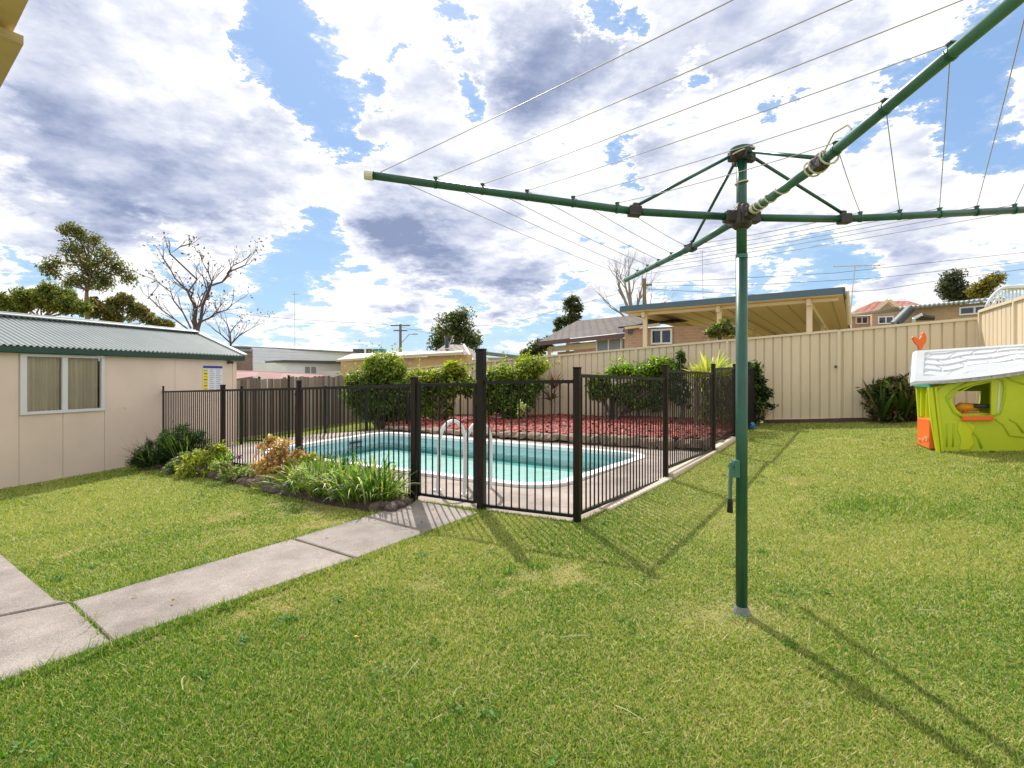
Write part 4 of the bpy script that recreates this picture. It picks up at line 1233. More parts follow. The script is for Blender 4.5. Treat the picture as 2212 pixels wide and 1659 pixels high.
bk = MB(); A = [PO + PX * s + PN * (.38 if k else .86) + PZ * (1.31 if k else .92) for s, k in ((-.16, 1), (1.46, 1), (1.40, 0), (-.1, 0))]
bk.add(A + [p - Vector((0, 0, .04)) for p in A], [(0, 1, 2, 3), (7, 6, 5, 4), (0, 1, 5, 4), (1, 2, 6, 5), (2, 3, 7, 6), (3, 0, 4, 7)])
pb(bk, 'rear_roof', M_roofw)
pb(MB().prism([(.0, .84), (.76, .84), (.40, 1.24)], -.03, .0, (PO + PX * -.04, PN, PZ, PX)), 'gable', M_tealp)
# rooster on the ridge
ro = [(915, 205), (938, 186), (962, 196), (985, 222), (1010, 216), (1030, 180), (1034, 152), (1056, 140), (1080, 178), (1086, 215), (1078, 262), (1052, 292), (1040, 318), (1030, 345), (1000, 345), (985, 300), (950, 268), (938, 238)]
rp = [((2600 + a * .27125) * .69125, (1000 + b_ * .27125) * .69125) for a, b_ in ro]
rd = 6.60; rpts = [((u - CU) / FPX * rd, CH + (CV - v) / FPX * rd) for u, v in rp]
rr = MB().prism(rpts, rd - .012, rd + .012, (Vector((0, 0, 0)), Vector((1, 0, 0)), Vector((0, 0, 1)), Vector((0, 1, 0))))
pb(rr, 'rooster', M_orange, bevel=.004)
toy = thing('toy_drill', "orange toy with a dark grey barrel lying in the playhouse window", 'toy', PO + PX * (sa + .1) + PZ * (sz + .03) + PN * .2)
ty = MB(); c0 = PO + PX * (sa - .02) + PZ * (sz + .075) + PN * .2
ty.tube([c0, c0 + PX * .08 + PZ * .035, c0 + PX * .18 + PZ * .03, c0 + PX * .25], [.035, .06, .055, .03], 10)
hang(ty.build('body', mat('amber_plastic', (.85, .33, .02), .4), smooth=True), toy)
hang(MB().tube([c0 + PX * .19 + PZ * .05 - PN * .05, c0 + PX * .42 + PZ * .035 - PN * .05], .028, 12).build('barrel', mat('dark_grey_plastic', (.05, .055, .07), .45), smooth=True), toy)
hang(MB().tube([c0 + PX * .10 - PZ * .02, c0 + PX * .13 - PZ * .05], [.03, .034], 8).build('handle', M_orange), toy)

# blue ball
bp_ = gp(1623, 927)
bm = bmesh.new(); bmesh.ops.create_uvsphere(bm, u_segments=24, v_segments=16, radius=.072); me = bpy.data.meshes.new('ball'); bm.to_mesh(me); bm.free()
me.materials.append(mat('blue_ball', (.01, .22, .48), .35)); me.polygons.foreach_set('use_smooth', [True] * len(me.polygons))
tag(link('ball', me, None, (bp_.x, bp_.y, bp_.z + .074)), 'small blue ball on the grass beside the dark creeper', 'ball')

# eave of the house above the camera, top left
M_eave = mat('tan_painted_eave', (.50, .38, .20), .7, noise=.15, nscale=5, stretch=(1, 1, 6))
ev = thing('house_eave', 'tan timber eave boards of the house cutting into the top left corner', 'eave', at(0, 60, 1.7))
ED = Vector((-.80, .60, 0)); EN = Vector((.60, .80, 0))
a1 = at(62, 0, 1.60); a2 = at(51, 96, 1.74)
m_ = MB(); o_ = a1 - ED * 1.0
m_.add([o_, a1 + ED * 2.2, a1 + ED * 2.2 - EN * .9, o_ - EN * .9] + [p + Vector((0, 0, .12)) for p in (o_, a1 + ED * 2.2, a1 + ED * 2.2 - EN * .9, o_ - EN * .9)],
       [(0, 1, 2, 3), (7, 6, 5, 4), (0, 1, 5, 4), (1, 2, 6, 5), (2, 3, 7, 6), (3, 0, 4, 7)])
hang(m_.build('soffit', M_eave), ev)
m_ = MB(); z_ = Vector((0, 0, 1)); q0, q1 = a2, a2 + ED * 2.0; wv = -EN * .085
m_.add([q0, q1, q1 + wv, q0 + wv] + [p + z_ * .03 for p in (q0, q1, q1 + wv, q0 + wv)], [(0, 1, 2, 3), (7, 6, 5, 4), (0, 1, 5, 4), (1, 2, 6, 5), (2, 3, 7, 6), (3, 0, 4, 7)])
hang(m_.build('fascia_board', M_eave), ev)

# ================================================================== neighbouring houses
def brickmat(name, c1, c2, mortar, scale=1.0):
    m = bpy.data.materials.new(name); m.use_nodes = True; t = m.node_tree; b = t.nodes['Principled BSDF']; b.inputs['Roughness'].default_value = .9
    co = t.nodes.new('ShaderNodeTexCoord'); mp = t.nodes.new('ShaderNodeMapping'); br = t.nodes.new('ShaderNodeTexBrick')
    br.inputs['Scale'].default_value = 1.0; br.inputs['Brick Width'].default_value = .24; br.inputs['Row Height'].default_value = .086; br.inputs['Mortar Size'].default_value = .006
    sp_ = t.nodes.new('ShaderNodeSeparateXYZ'); cm = t.nodes.new('ShaderNodeCombineXYZ'); ad = t.nodes.new('ShaderNodeMath'); ad.operation = 'SUBTRACT'
    t.links.new(co.outputs['Object'], sp_.inputs[0]); t.links.new(sp_.outputs[0], ad.inputs[0]); t.links.new(sp_.outputs[1], ad.inputs[1])
    t.links.new(ad.outputs[0], cm.inputs[0]); t.links.new(sp_.outputs[2], cm.inputs[1]); t.links.new(cm.outputs[0], br.inputs['Vector'])
    br.inputs['Color1'].default_value = (*c1, 1); br.inputs['Color2'].default_value = (*c2, 1); br.inputs['Mortar'].default_value = (*mortar, 1)
    t.links.new(br.outputs['Color'], b.inputs['Base Color']); return m


M_brk = brickmat('pink_tan_brick', (.42, .25, .17), (.50, .32, .22), (.50, .42, .34))
M_brk2 = brickmat('tan_brick', (.46, .29, .15), (.52, .35, .19), (.48, .40, .30))
M_brk3 = brickmat('brown_brick', (.20, .12, .09), (.26, .16, .12), (.3, .25, .22))
M_weather = mat('white_weatherboard', (.80, .80, .84), .7, noise=.05, nscale=2)
M_fcream = mat('cream_trim', (.78, .63, .44), .6)
M_soffit = mat('cream_soffit', (.90, .66, .44), .65)
M_fblue = mat('blue_grey_fascia', (.075, .125, .16), .4)
M_rustred = mat('red_faded_sheet', (.20, .045, .042), .7, noise=.2, nscale=2)
M_greyroof = mat('grey_roof', (.20, .19, .19), .8, noise=.15, nscale=1.5)
M_darkedge = mat('dark_roof_edge', (.08, .085, .09), .7)


def tilemat(name, c, c2, ang):
    m = bpy.data.materials.new(name); m.use_nodes = True; t = m.node_tree; b = t.nodes['Principled BSDF']; b.inputs['Roughness'].default_value = .85
    co = t.nodes.new('ShaderNodeTexCoord'); mp = t.nodes.new('ShaderNodeMapping'); mp.inputs['Rotation'].default_value = (0, 0, ang)
    br = t.nodes.new('ShaderNodeTexBrick'); br.inputs['Brick Width'].default_value = .30; br.inputs['Row Height'].default_value = .32; br.inputs['Mortar Size'].default_value = .03
    br.inputs['Scale'].default_value = 1
    t.links.new(co.outputs['Object'], mp.inputs[0]); t.links.new(mp.outputs[0], br.inputs['Vector'])
    br.inputs['Color1'].default_value = (*c, 1); br.inputs['Color2'].default_value = (*c2, 1); br.inputs['Mortar'].default_value = (c[0] * .4, c[1] * .4, c[2] * .4, 1)
    t.links.new(br.outputs['Color'], b.inputs['Base Color'])
    bp = t.nodes.new('ShaderNodeBump'); bp.inputs['Distance'].default_value = .05; t.links.new(br.outputs['Fac'], bp.inputs['Height']); bp.invert = True; t.links.new(bp.outputs[0], b.inputs['Normal'])
    return m


M_tile = tilemat('dark_brown_roof_tile', (.085, .064, .055), (.12, .092, .08), .57)
M_redtile = tilemat('terracotta_roof_tile', (.42, .14, .09), (.50, .19, .13), .3)


def seg(mb, p0, p1, z0, z1, th=.15, off=0.0):
    """upright slab between two plan points; thickness goes away from the camera"""
    a, b = Vector(p0), Vector(p1); d_ = (b - a).normalized(); n_ = Vector((-d_.y, d_.x))
    if n_.dot((a + b) / 2) < 0: n_ = -n_
    a1, b1 = a + n_ * off, b + n_ * off; a2_, b2_ = a + n_ * (off + th), b + n_ * (off + th)
    vs = [(*q, z) for z in (z0, z1) for q in (a1, b1, b2_, a2_)]
    mb.add(vs, [(0, 3, 2, 1), (4, 5, 6, 7), (0, 1, 5, 4), (1, 2, 6, 5), (2, 3, 7, 6), (3, 0, 4, 7)]); return mb


def on(p0, p1, u, v):
    a = Vector(p0); d_ = (Vector(p1) - a).normalized(); ru = (u - CU) / FPX
    s = (ru * a.y - a.x) / (d_.x - ru * d_.y); q = a + d_ * s
    return q, CH + (CV - v) / FPX * q.y


def wall(root, name, p0, p1, z0, z1, m_, th=.15, off=0.0): return hang(seg(MB(), p0, p1, z0, z1, th, off).build(name, m_), root)


def window(root, p0, p1, u0, v0, u1, v1, frame=M_white, pane=M_glassdark, mull=1, off=-.05, fw=.05):
    a, zt = on(p0, p1, u0, v0); b, zt2 = on(p0, p1, u1, v0); _, zb = on(p0, p1, (u0 + u1) / 2, v1)
    if zb > zt: zt, zb = zb, zt
    L = (b - a).length; e = (b - a) / L; mb = MB()
    seg(mb, a, b, zt - fw, zt, .08, off); seg(mb, a, b, zb, zb + fw, .08, off)
    seg(mb, a, a + e * fw, zb + fw, zt - fw, .08, off); seg(mb, b - e * fw, b, zb + fw, zt - fw, .08, off)
    for i in range(1, mull + 1):
        c = a + (b - a) * i / (mull + 1); seg(mb, c - e * fw / 2, c + e * fw / 2, zb + fw, zt - fw, .08, off)
    w_ = hang(mb.build('window', frame), root)
    for i in range(mull + 1):
        c0, c1 = a + (b - a) * i / (mull + 1), a + (b - a) * (i + 1) / (mull + 1)
        seg(MB(), c0 + e * fw * .6, c1 - e * fw * .6, zb + fw, zt - fw, .02, off + .03).build('pane', pane, w_)
    return w_


def sheet(root, name, pts, m_, th=.06):
    P = [Vector(p) for p in pts]; n = len(P); Q = [p - Vector((0, 0, th)) for p in P]
    return hang(MB().add(P + Q, [tuple(range(n)), tuple(range(2 * n - 1, n - 1, -1))] + [(i, (i + 1) % n, n + (i + 1) % n, n + i) for i in range(n)]).build(name, m_), root)


# white weatherboard house
h = thing('weatherboard_house', 'long low white weatherboard house behind the paling fence', 'house', (-13, 32, 0))
wa, wb_ = (-15.32, 29.5), (-11.0, 36.5)
A2 = at(545, 750, 29.5); B2 = at(762, 762, 36.0)
wall(h, 'wall', A2.xy, B2.xy, -.6, 2.98, M_weather, 4)
for k in range(16):
    z = .1 + k * .18
    wall(h, 'weatherboard', A2.xy, B2.xy, z, z + .17, M_weather, .03, -.035 - .008 * (k % 2))
zr = 2.99
nn_ = Vector((-(B2.y - A2.y), (B2.x - A2.x), 0)).normalized(); nn_ = nn_ if nn_.y > 0 else -nn_
sheet(h, 'roof', [(A2.x - .3, A2.y - .3, zr + .05), (B2.x + .3, B2.y - .1, zr + .05), (B2.x + nn_.x * 5, B2.y + nn_.y * 5, zr + .25), (A2.x + nn_.x * 5, A2.y + nn_.y * 5, zr + .25)], M_greyroof, .09)
b0, b1 = at(524, 757, 28.5), at(545, 757, 29.4)
wall(h, 'side_wall', b0.xy, b1.xy, -.6, 2.6, M_brk3, 3, .0)
sheet(h, 'side_roof', [(b0.x - 1.2, b0.y - 1, 2.85), (b1.x, b1.y - .25, 2.85), (b1.x - .6, b1.y + 4, 2.95), (b0.x - 1.5, b0.y + 4, 2.95)], M_zinc, .12)
e0, e1_ = at(616, 780, 26.0), at(744, 780, 29.0)
wall(h, 'annexe_wall', e0.xy, e1_.xy, -.6, 2.0, M_weather, 3)
e2_ = at(578, 780, 27.8); wall(h, 'annexe_side', e2_.xy, e0.xy, -.6, 2.0, M_weather, .15)
sheet(h, 'annexe_roof', [(e2_.x - .1, e2_.y - .1, 2.12), (e0.x, e0.y - .25, 2.12), (e1_.x + .3, e1_.y - .2, 2.16), (e1_.x + .3, e1_.y + 3, 2.2), (e2_.x, e2_.y + 3, 2.2)], M_darkedge, .13)
window(h, e2_.xy, e0.xy, 583, 788, 610, 806, mull=1); window(h, e0.xy, e1_.xy, 656, 790, 684, 810, mull=1, pane=mat('grey_blind', (.25, .27, .3), .4))
hang(MB().tube([at(637, 752, 31.5), at(636.5, 630, 31.5)], .013, 6).build('mast', M_wire), h)
hang(MB().tube([at(629, 636, 31.5), at(646, 636, 31.5)], .014, 6).build('mast_arm', M_wire), h)
# faded red patio sheeting just behind the paling fence
rs = thing('red_patio_roof', 'faded red sagging sheet roof just behind the paling fence', 'awning', at(600, 805, 19))
P = [at(505, 802, 17.0), at(560, 803, 18.0), at(612, 806, 19.0), at(660, 808, 20.0), at(700, 810, 21.0)]
Q_ = [at(505, 819, 16.0), at(552, 812, 17.0), at(600, 821, 18.0), at(650, 813, 19.0), at(690, 819, 20.0)]
mm = MB(); k = len(P); mm.add(P + Q_, [(i, i + 1, k + i + 1, k + i) for i in range(k - 1)]); hang(mm.build('sheet', M_rustred), rs)
hang(MB().tube([at(502, 801, 17.0), at(700, 809.5, 21.1)], .035, 6).build('edge_beam', mat('pale_pink_edge', (.6, .42, .38), .7)), rs)
for u, dd_ in ((560, 17.5), (640, 19.0), (690, 20.2)):
    p = at(u, 812, dd_); hang(MB().tube([(p.x, p.y, -.4), (p.x, p.y, p.z)], .04, 6).build('post', M_darkedge), rs)

# tan brick house with flat pale roof
h = thing('flat_roof_brick_house', 'tan brick house with pale low roof beyond the round bush', 'house', (-5, 22, 0))
p0, p1 = at(736, 780, 23.6), at(893, 780, 20.0); p2 = at(1010, 780, 17.2)
wall(h, 'wall', p0.xy, p1.xy, -.5, 2.02, M_brk2, .2); wall(h, 'wall', p1.xy, p2.xy, -.5, 2.02, mat('lighter_tan_render', (.55, .37, .20), .8, noise=.08), .2)  # second wall in a lighter tan than the brick
sheet(h, 'roof', [at(726, 777, 23.9), at(890, 766, 19.6), at(1000, 760, 16.9), at(1000, 756, 26), at(760, 764, 34)], mat('pale_roof_edge', (.52, .44, .34), .7), .10)
window(h, p0.xy, p1.xy, 800, 785, 822, 800, mull=0)
wall(h, 'neighbour_wall', at(690, 800, 26).xy, at(742, 800, 24.4).xy, -.5, 1.55, mat('pale_pinkish_wall', (.60, .52, .50), .8), .2)
# grey hip roof
h = thing('grey_hip_roof_house', 'grey tiled hip roof with white ridge line behind the tall gate post', 'house', (-2, 26, 0))
e = [at(905, 783, 22), at(1022, 781, 21), at(1060, 779, 24), at(1000, 779, 31), at(930, 779, 31)]
r0, r1 = at(962, 744, 25.5), at(1002, 745, 25.5)
M_htile = tilemat('grey_taupe_tile', (.27, .235, .21), (.33, .29, .26), .1)
mm = MB(); mm.add([e[0], e[1], e[2], e[3], e[4], r0, r1], [(0, 1, 6, 5), (1, 2, 6), (2, 3, 6), (3, 4, 5, 6), (4, 0, 5)]); hang(mm.build('roof', M_htile), h)
hang(MB().tube([r1, e[1]], .07, 6).build('ridge_tiles', mat('pale_ridge', (.6, .55, .5), .8)), h)
wall(h, 'wall', e[0].xy + Vector((.3, .4)), e[1].xy + Vector((-.3, .4)), -.4, 1.95, M_brk3, .2)
vb = at(965, 752, 24.5); hang(MB().tube([vb, vb + Vector((0, 0, .45)), vb + Vector((0, 0, .6))], [.09, .09, .14], 8).build('roof_vent', M_glassdark), h)
vb = at(968, 738, 24.6); hang(MB().tube([vb - Vector((0, 0, .3)), vb + Vector((.25, 0, .3))], .03, 5).build('flue', M_wire), h)
hang(MB().tube([e[0], e[1]], .05, 6).build('gutter', M_fcream), h)
# long low grey roof in the distance
h = thing('long_grey_roof_building', 'low distant grey roofed building right of the tall gate post', 'building', (0, 40, 0))
e = [at(1036, 758, 38), at(1150, 771, 38), at(1150, 790, 38), at(1036, 790, 38)]
wall(h, 'wall', e[3].xy, e[2].xy, -.5, e[1].z - .05, mat('taupe_wall', (.35, .31, .28), .8), 5)
sheet(h, 'roof', [e[0], e[1], e[1] + Vector((0, 6, .2)), e[0] + Vector((0, 6, .2))], M_greyroof, .25)
h = thing('far_white_roof_building', 'far flat grey building with blue rooftop tanks seen above the tan house', 'building', (-12, 45, 0))
wall(h, 'wall', at(745, 775, 46).xy, at(840, 775, 44).xy, -.5, at(760, 764, 46).z, M_weather, 5)
sheet(h, 'roof', [at(742, 761, 45.8), at(842, 766, 43.8), at(842, 763, 50), at(742, 759, 52)], M_greyroof, .2)
for u, m_ in ((775, M_darkedge), (803, M_darkedge), (823, mat('blue_tank', (.01, .16, .26), .4))):
    p = at(u, 762, 45); hang(MB().box((p.x, p.y, p.z + .12), (.8, .8, .42)).build('rooftop_tank', m_), h)

# brick house with brown tile roof behind the steel fence
h = thing('brown_tile_brick_house', 'pink brick house with dark brown tiled roof behind the steel fence', 'house', (3, 17, 0))
eL, eR = at(1163, 738, 19.6), at(1350, 718, 15.75)
rL, rR = at(1246, 693, 22.5), at(1392, 679, 19.5)
gL, gR = at(1352, 706, 15.3), at(1432, 697, 14.9)
M1 = MB(); M1.add([eL, eR, rR, rL], [(0, 1, 2, 3)]); M1.add([eR, at(1300, 712, 17.3), at(1420, 697, 15.2), rR], [(0, 2, 3)])
M1.add([eL, rL, at(1230, 735, 27)], [(0, 1, 2)])
hang(M1.build('roof', M_tile), h)
sheet(h, 'wing_roof', [at(1335, 706, 15.25), at(1425, 697, 14.75), at(1500, 690, 17.5), rR, at(1345, 700, 17)], M_tile, .05)
hang(MB().bar(eL - Vector((0, 0, .09)), eR - Vector((0, 0, .09)), .08, .13).build('gutter', mat('maroon_gutter', (.12, .06, .055), .5)), h)
hang(MB().bar(at(1350, 709, 15.2), at(1425, 700.5, 14.7), .08, .07).build('gutter', M_fcream), h)
wl0, wl1 = (eL + Vector((.5, .55, 0))).xy, (eR + Vector((.05, .55, 0))).xy
wall(h, 'wall', wl0.lerp(wl1, .37), wl1, 0, 2.50, M_brk, .2)
wall(h, 'porch_wall', wl0 + Vector((.4, 1.1)), wl0.lerp(wl1, .42) + Vector((.4, 1.1)), 0, 2.3, mat('porch_timber', (.34, .20, .08), .7, color2=(.46, .30, .14), nscale=3, stretch=(6, 6, .3)), .15)
hang(MB().bar((*wl0, 2.36), (*wl1, 2.36), .1, .2).build('eave_trim', M_fcream), h)
window(h, wl0, wl1, 1292, 733, 1347, 760, mull=1, off=-.09, pane=mat('grey_louvre', (.22, .23, .25), .35))
window(h, wl0 + Vector((.4, 1.1)), wl1 + Vector((.4, 1.1)), 1225, 742, 1252, 756, mull=0, off=-.06, pane=M_glassdark)
pp = on(wl0, wl1, 1185, 745)[0]; hang(MB().box((pp.x, pp.y - .4, 1.2), (.14, .14, 2.4)).build('porch_post', M_fcream), h)
wr0, wr1 = (3.45, 15.35), (5.9, 14.0)
wall(h, 'wing_wall', wr0, wr1, 0, 2.72, M_brk, .2)
window(h, wr0, wr1, 1407, 712, 1453, 744, mull=1, off=-.09)
lt0 = on(wr0, wr1, 1360, 716); hang(MB().box((lt0[0].x, lt0[0].y - .06, lt0[1]), (.1, .1, .16)).build('wall_light', M_glassdark), h)

# patio cover next to it
h = thing('patio_cover', 'large flat patio cover with blue grey fascia and cream posts above the steel fence', 'patio cover', (6, 14, 0))
n0, n1 = Vector((3.2, 14.66)), Vector((7.61, 11.5)); bk_ = Vector((.69, 1.0)) * 12.5; ZU = 3.14
c4 = [n0, n1, n1 + bk_, n0 + bk_]
hang(MB().add([(*p, ZU) for p in c4] + [(*p, ZU + .10) for p in c4], [(0, 1, 2, 3), (7, 6, 5, 4), (0, 1, 5, 4), (1, 2, 6, 5), (2, 3, 7, 6), (3, 0, 4, 7)]).build('roof_deck', M_soffit), h)
fz = MB(); ed = [(n0, n1), (n1, n1 + bk_), (n0, n0 + bk_)]
for a, b in ed:
    hang(MB().bar((*a, ZU + .095), (*b, ZU + .095), .09, .155).build('fascia', M_fblue), h)
e_ = (n1 - n0).normalized(); bb = bk_.normalized()
for k in range(1, 22):
    a = n0 + (n1 - n0) * k / 22
    if k % 2: hang(MB().bar((*(a + bb * .3), ZU - .004), (*(a + bb * 15), ZU - .004), .02, .02).build('soffit_seam', mat('soffit_seam_shade', (.52, .40, .24), .7) if 'soffit_seam_shade' not in bpy.data.materials else bpy.data.materials['soffit_seam_shade']), h)
for u in (1394, 1554, 1748):
    q, _ = on(n0 + bb * .35, n1 + bb * .35, u, 700)
    q2 = q + bb * 5.6
    for r_ in (q, q2): hang(MB().box((r_.x, r_.y, 1.5), (.125, .125, 3.2), aF).build('post', M_fcream, bevel=.01), h)
    hang(MB().bar((*(q - bb * .2), ZU - .09), (*(q + bb * 14), ZU - .09), .09, .16).build('beam', M_fcream), h)
hang(MB().bar((*(n0 + e_ * .1 + bb * .35), ZU - .05), (*(n1 - e_ * .1 + bb * .35), ZU - .05), .08, .08).build('front_beam', M_fcream), h)
hang(seg(MB(), n0 + bk_ * .97, n1 + bk_ * .97, 0, 3.0, .15).build('back_wall', M_brk), h)
hang(MB().tube([at(1829, 627, 12.2), at(1836, 700, 12.6)], .05, 8).build('vent_pipe', M_fcream), h)

# red tile house
h = thing('red_tile_house', 'red tiled house with small gable between the patio cover and brick building', 'house', (20, 27, 0))
a, b = at(1840, 680, 26), at(1992, 676, 25)
wall(h, 'wall', a.xy, b.xy, 0, 4.4, M_brk, .2)
mm = MB(); E = [at(1834, 679, 25.6), at(1998, 672, 24.6), at(2010, 664, 33), at(1850, 668, 33), at(1890, 651, 29), at(1962, 650, 29)]
mm.add(E, [(0, 1, 5, 4), (1, 2, 5), (2, 3, 4, 5), (3, 0, 4)]); hang(mm.build('roof', M_redtile), h)
hang(MB().bar(E[0], E[1], .1, .16).build('gutter', M_fcream), h)
g0, g1 = at(1884, 676, 24.6), at(1946, 674, 24.2)
wall(h, 'gable_wall', g0.xy, g1.xy, 0, 4.35, M_brk, .3)
ap = at(1916, 652, 24.3); mm = MB(); mm.add([Vector((*g0.xy, 4.35)), Vector((*g1.xy, 4.30)), ap], [(0, 1, 2)]); hang(mm.build('gable', mat('gable_render', (.45, .35, .26), .8)), h)
for q in (g0, g1):
    hang(MB().bar(Vector((q.x, q.y - .1, 4.35)) + (Vector((q.x, q.y, 0)) - Vector((ap.x, ap.y, 0))) * .12, ap + Vector((0, -.1, .08)), .12, .14).build('gable_trim', M_fcream), h)
window(h, a.xy, b.xy, 1848, 684, 1875, 700, mull=1, off=-.06); window(h, g0.xy, g1.xy, 1896, 684, 1930, 700, mull=1, off=-.06, pane=M_glassdark)
# brick building with corrugated roof
h = thing('tan_brick_outbuilding', 'tan brick building with long corrugated roof edge behind the steel fence corner', 'building', (16, 18, 0))
a, b = at(1946, 672, 19.7), at(2170, 652, 17.2)
wall(h, 'wall', a.xy, b.xy, 0, 3.88, M_brk2, .2)
t_ = MB(); k = 110
Vt = []
for i in range(k + 1):
    f_ = i / k; p = at(1940, 664, 19.5).lerp(at(2175, 641.5, 17.0), f_); dz = .03 * math.cos(i * 2 * math.pi / 5)
    Vt += [p + Vector((0, 0, dz)), p + Vector((1.2, 5, .25 + dz)), p + Vector((0, 0, dz - .07))]
t_.add(Vt, [(3 * i, 3 * i + 3, 3 * i + 4, 3 * i + 1) for i in range(k)] + [(3 * i, 3 * i + 3, 3 * i + 5, 3 * i + 2) for i in range(k)]); hang(t_.build('roof', M_zinc), h)
window(h, a.xy, b.xy, 2073, 664, 2141, 679, mull=1, off=-.06)
hang(MB().bar(at(1966, 664, 19.2), at(1929, 701, 18.6), .12, .22).build('leaning_sheet', M_zinc), h)
hang(MB().bar(at(1972, 668, 19.1), at(1940, 700, 18.6), .10, .16).build('leaning_sheet', M_darkedge), h)
aw = thing('window_hood', 'small dark window hood with white brackets on the tan brick wall', 'awning', at(1995, 690, 18.6))
sheet(aw, 'hood', [at(1972, 688, 18.6), at(1992, 678, 18.2), at(2020, 683, 18.2), at(2018, 687, 18.6)], M_darkedge, .08)
hang(MB().bar(at(1974, 687, 18.5), at(1974, 702, 18.6), .1, .12).build('bracket', M_weather), aw); hang(MB().bar(at(1974, 688, 18.5), at(1992, 679, 18.2), .05, .1).build('trim', M_weather), aw)
# curved white frame
h = thing('curved_white_canopy', 'curved white metal canopy frame above the side fence at the right edge', 'canopy', at(2180, 650, 11))
arc = [(2128, 668), (2134, 654), (2142, 641), (2151, 631), (2161, 624), (2172, 620), (2190, 618), (2225, 617), (2300, 618)]
A_ = [at(u, v, 11) for u, v in arc]; B_ = [at(u + 10, v + 6, 12.5) for u, v in arc]
hang(MB().tube(A_, .025, 8).build('arch', M_white, smooth=True), h); hang(MB().tube(B_, .025, 8).build('arch', M_white, smooth=True), h)
for u in (2137, 2144, 2151, 2158, 2165, 2172, 2180, 2188, 2196, 2204, 2213):
    v0 = np.interp(u, [p[0] for p in arc], [p[1] for p in arc]); hang(MB().tube([at(u, v0, 11), at(u, 690, 11)], .014, 6).build('baluster', M_white), h)
hang(MB().bar(at(2165, 622, 11), at(2300, 619, 11.5), .3, .05).build('top_band', M_white), h)
an = thing('television_antenna', 'thin television antenna on a mast above the patio cover', 'antenna', at(1844, 640, 20))
hang(MB().tube([at(1838, 668, 20), at(1842, 620, 20), at(1847, 574, 20)], .018, 6).build('mast', M_wire), an)
hang(MB().tube([at(1800, 576, 20), at(1901, 573, 20)], .016, 6).build('boom', M_wire), an)
for u in (1803, 1818, 1833, 1848, 1862, 1876, 1890, 1899):
    p = at(u, 574.5, 20); hang(MB().tube([p - Vector((.03, .35, 0)), p + Vector((.03, .35, 0))], .008, 5).build('element', M_wire), an)
mk = thing('roof_mast', 'single thin mast rising behind the patio cover left of the hoist pole', 'mast', at(1519, 660, 24))
hang(MB().tube([at(1520, 720, 24), at(1517, 540, 24)], .013, 6).build('pole', M_wire), mk)
hang(MB().tube([at(1511, 543, 24), at(1524, 543, 24)], .012, 5).build('cross_piece', M_wire), mk)

# power poles and wires
M_pole = mat('grey_timber_pole', (.16, .13, .11), .9)
pw = thing('power_pole', 'distant timber power pole with street lamp arm left of the fence post', 'power pole', at(865, 814, 52))
p = at(865, 814, 52); hang(MB().tube([(p.x, p.y, -1), (p.x, p.y, at(865, 700, 52).z)], [.17, .13], 8).build('pole', M_pole), pw)
for v_, w_ in ((703, 1.0), (714, .7)): z = at(865, v_, 52).z; hang(MB().bar((p.x - w_, p.y, z), (p.x + w_, p.y, z), .1, .12).build('crossarm', M_pole), pw)
hang(MB().tube([at(866, 742, 52), at(884, 722, 52), at(896, 722, 52)], .05, 6).build('lamp_arm', M_wire), pw)
hang(MB().box(tuple(at(897, 722, 52)), (.5, .2, .12)).build('lamp_head', M_wire), pw)
pw = thing('power_pole', 'timber power pole rising behind the bare grey tree and patio cover', 'power pole', at(1392, 700, 36))
p = at(1392, 814, 36); hang(MB().tube([(p.x, p.y, 0), (p.x, p.y, at(1392, 602, 36).z)], [.17, .13], 8).build('pole', mat('brown_timber_pole', (.20, .15, .09), .9)), pw)
z = at(1392, 616, 36).z; hang(MB().bar((p.x - .2, p.y, z), (p.x + .5, p.y - .2, z), .1, .12).build('crossarm', M_pole), pw)
wr = thing('power_lines', 'thin overhead power lines crossing the sky low over the houses', 'power lines', at(1500, 620, 36))
for pts in ([(865, 703, 52), (640, 690, 48), (400, 668, 46), (200, 650, 44)], [(865, 714, 52), (1100, 700, 48), (1392, 618, 36), (1640, 615, 34), (1900, 600, 34), (2260, 560, 33)], [(1392, 624, 36), (1700, 640, 34), (1900, 626, 34), (2030, 606, 34), (2260, 575, 33)],
            [(865, 706, 52), (950, 725, 60), (1000, 738, 66)], [(1392, 612, 36), (1800, 590, 34), (2260, 540, 33)]):
    P = [at(*q) for q in pts]; hang(MB().tube(P, .014, 4).build('wire', M_darkedge), wr)

# ================================================================== trees
PAL_EUC = [(.10, .135, .045), (.17, .20, .06), (.07, .10, .045), (.24, .24, .09), (.19, .12, .05)]
PAL_DK = [(.06, .085, .035), (.09, .12, .045), (.045, .065, .03), (.16, .18, .08)]
M_bark = mat('grey_brown_bark', (.20, .14, .11), .9, noise=.3, nscale=8)
M_twig = mat('reddish_twigs', (.115, .075, .07), .9)


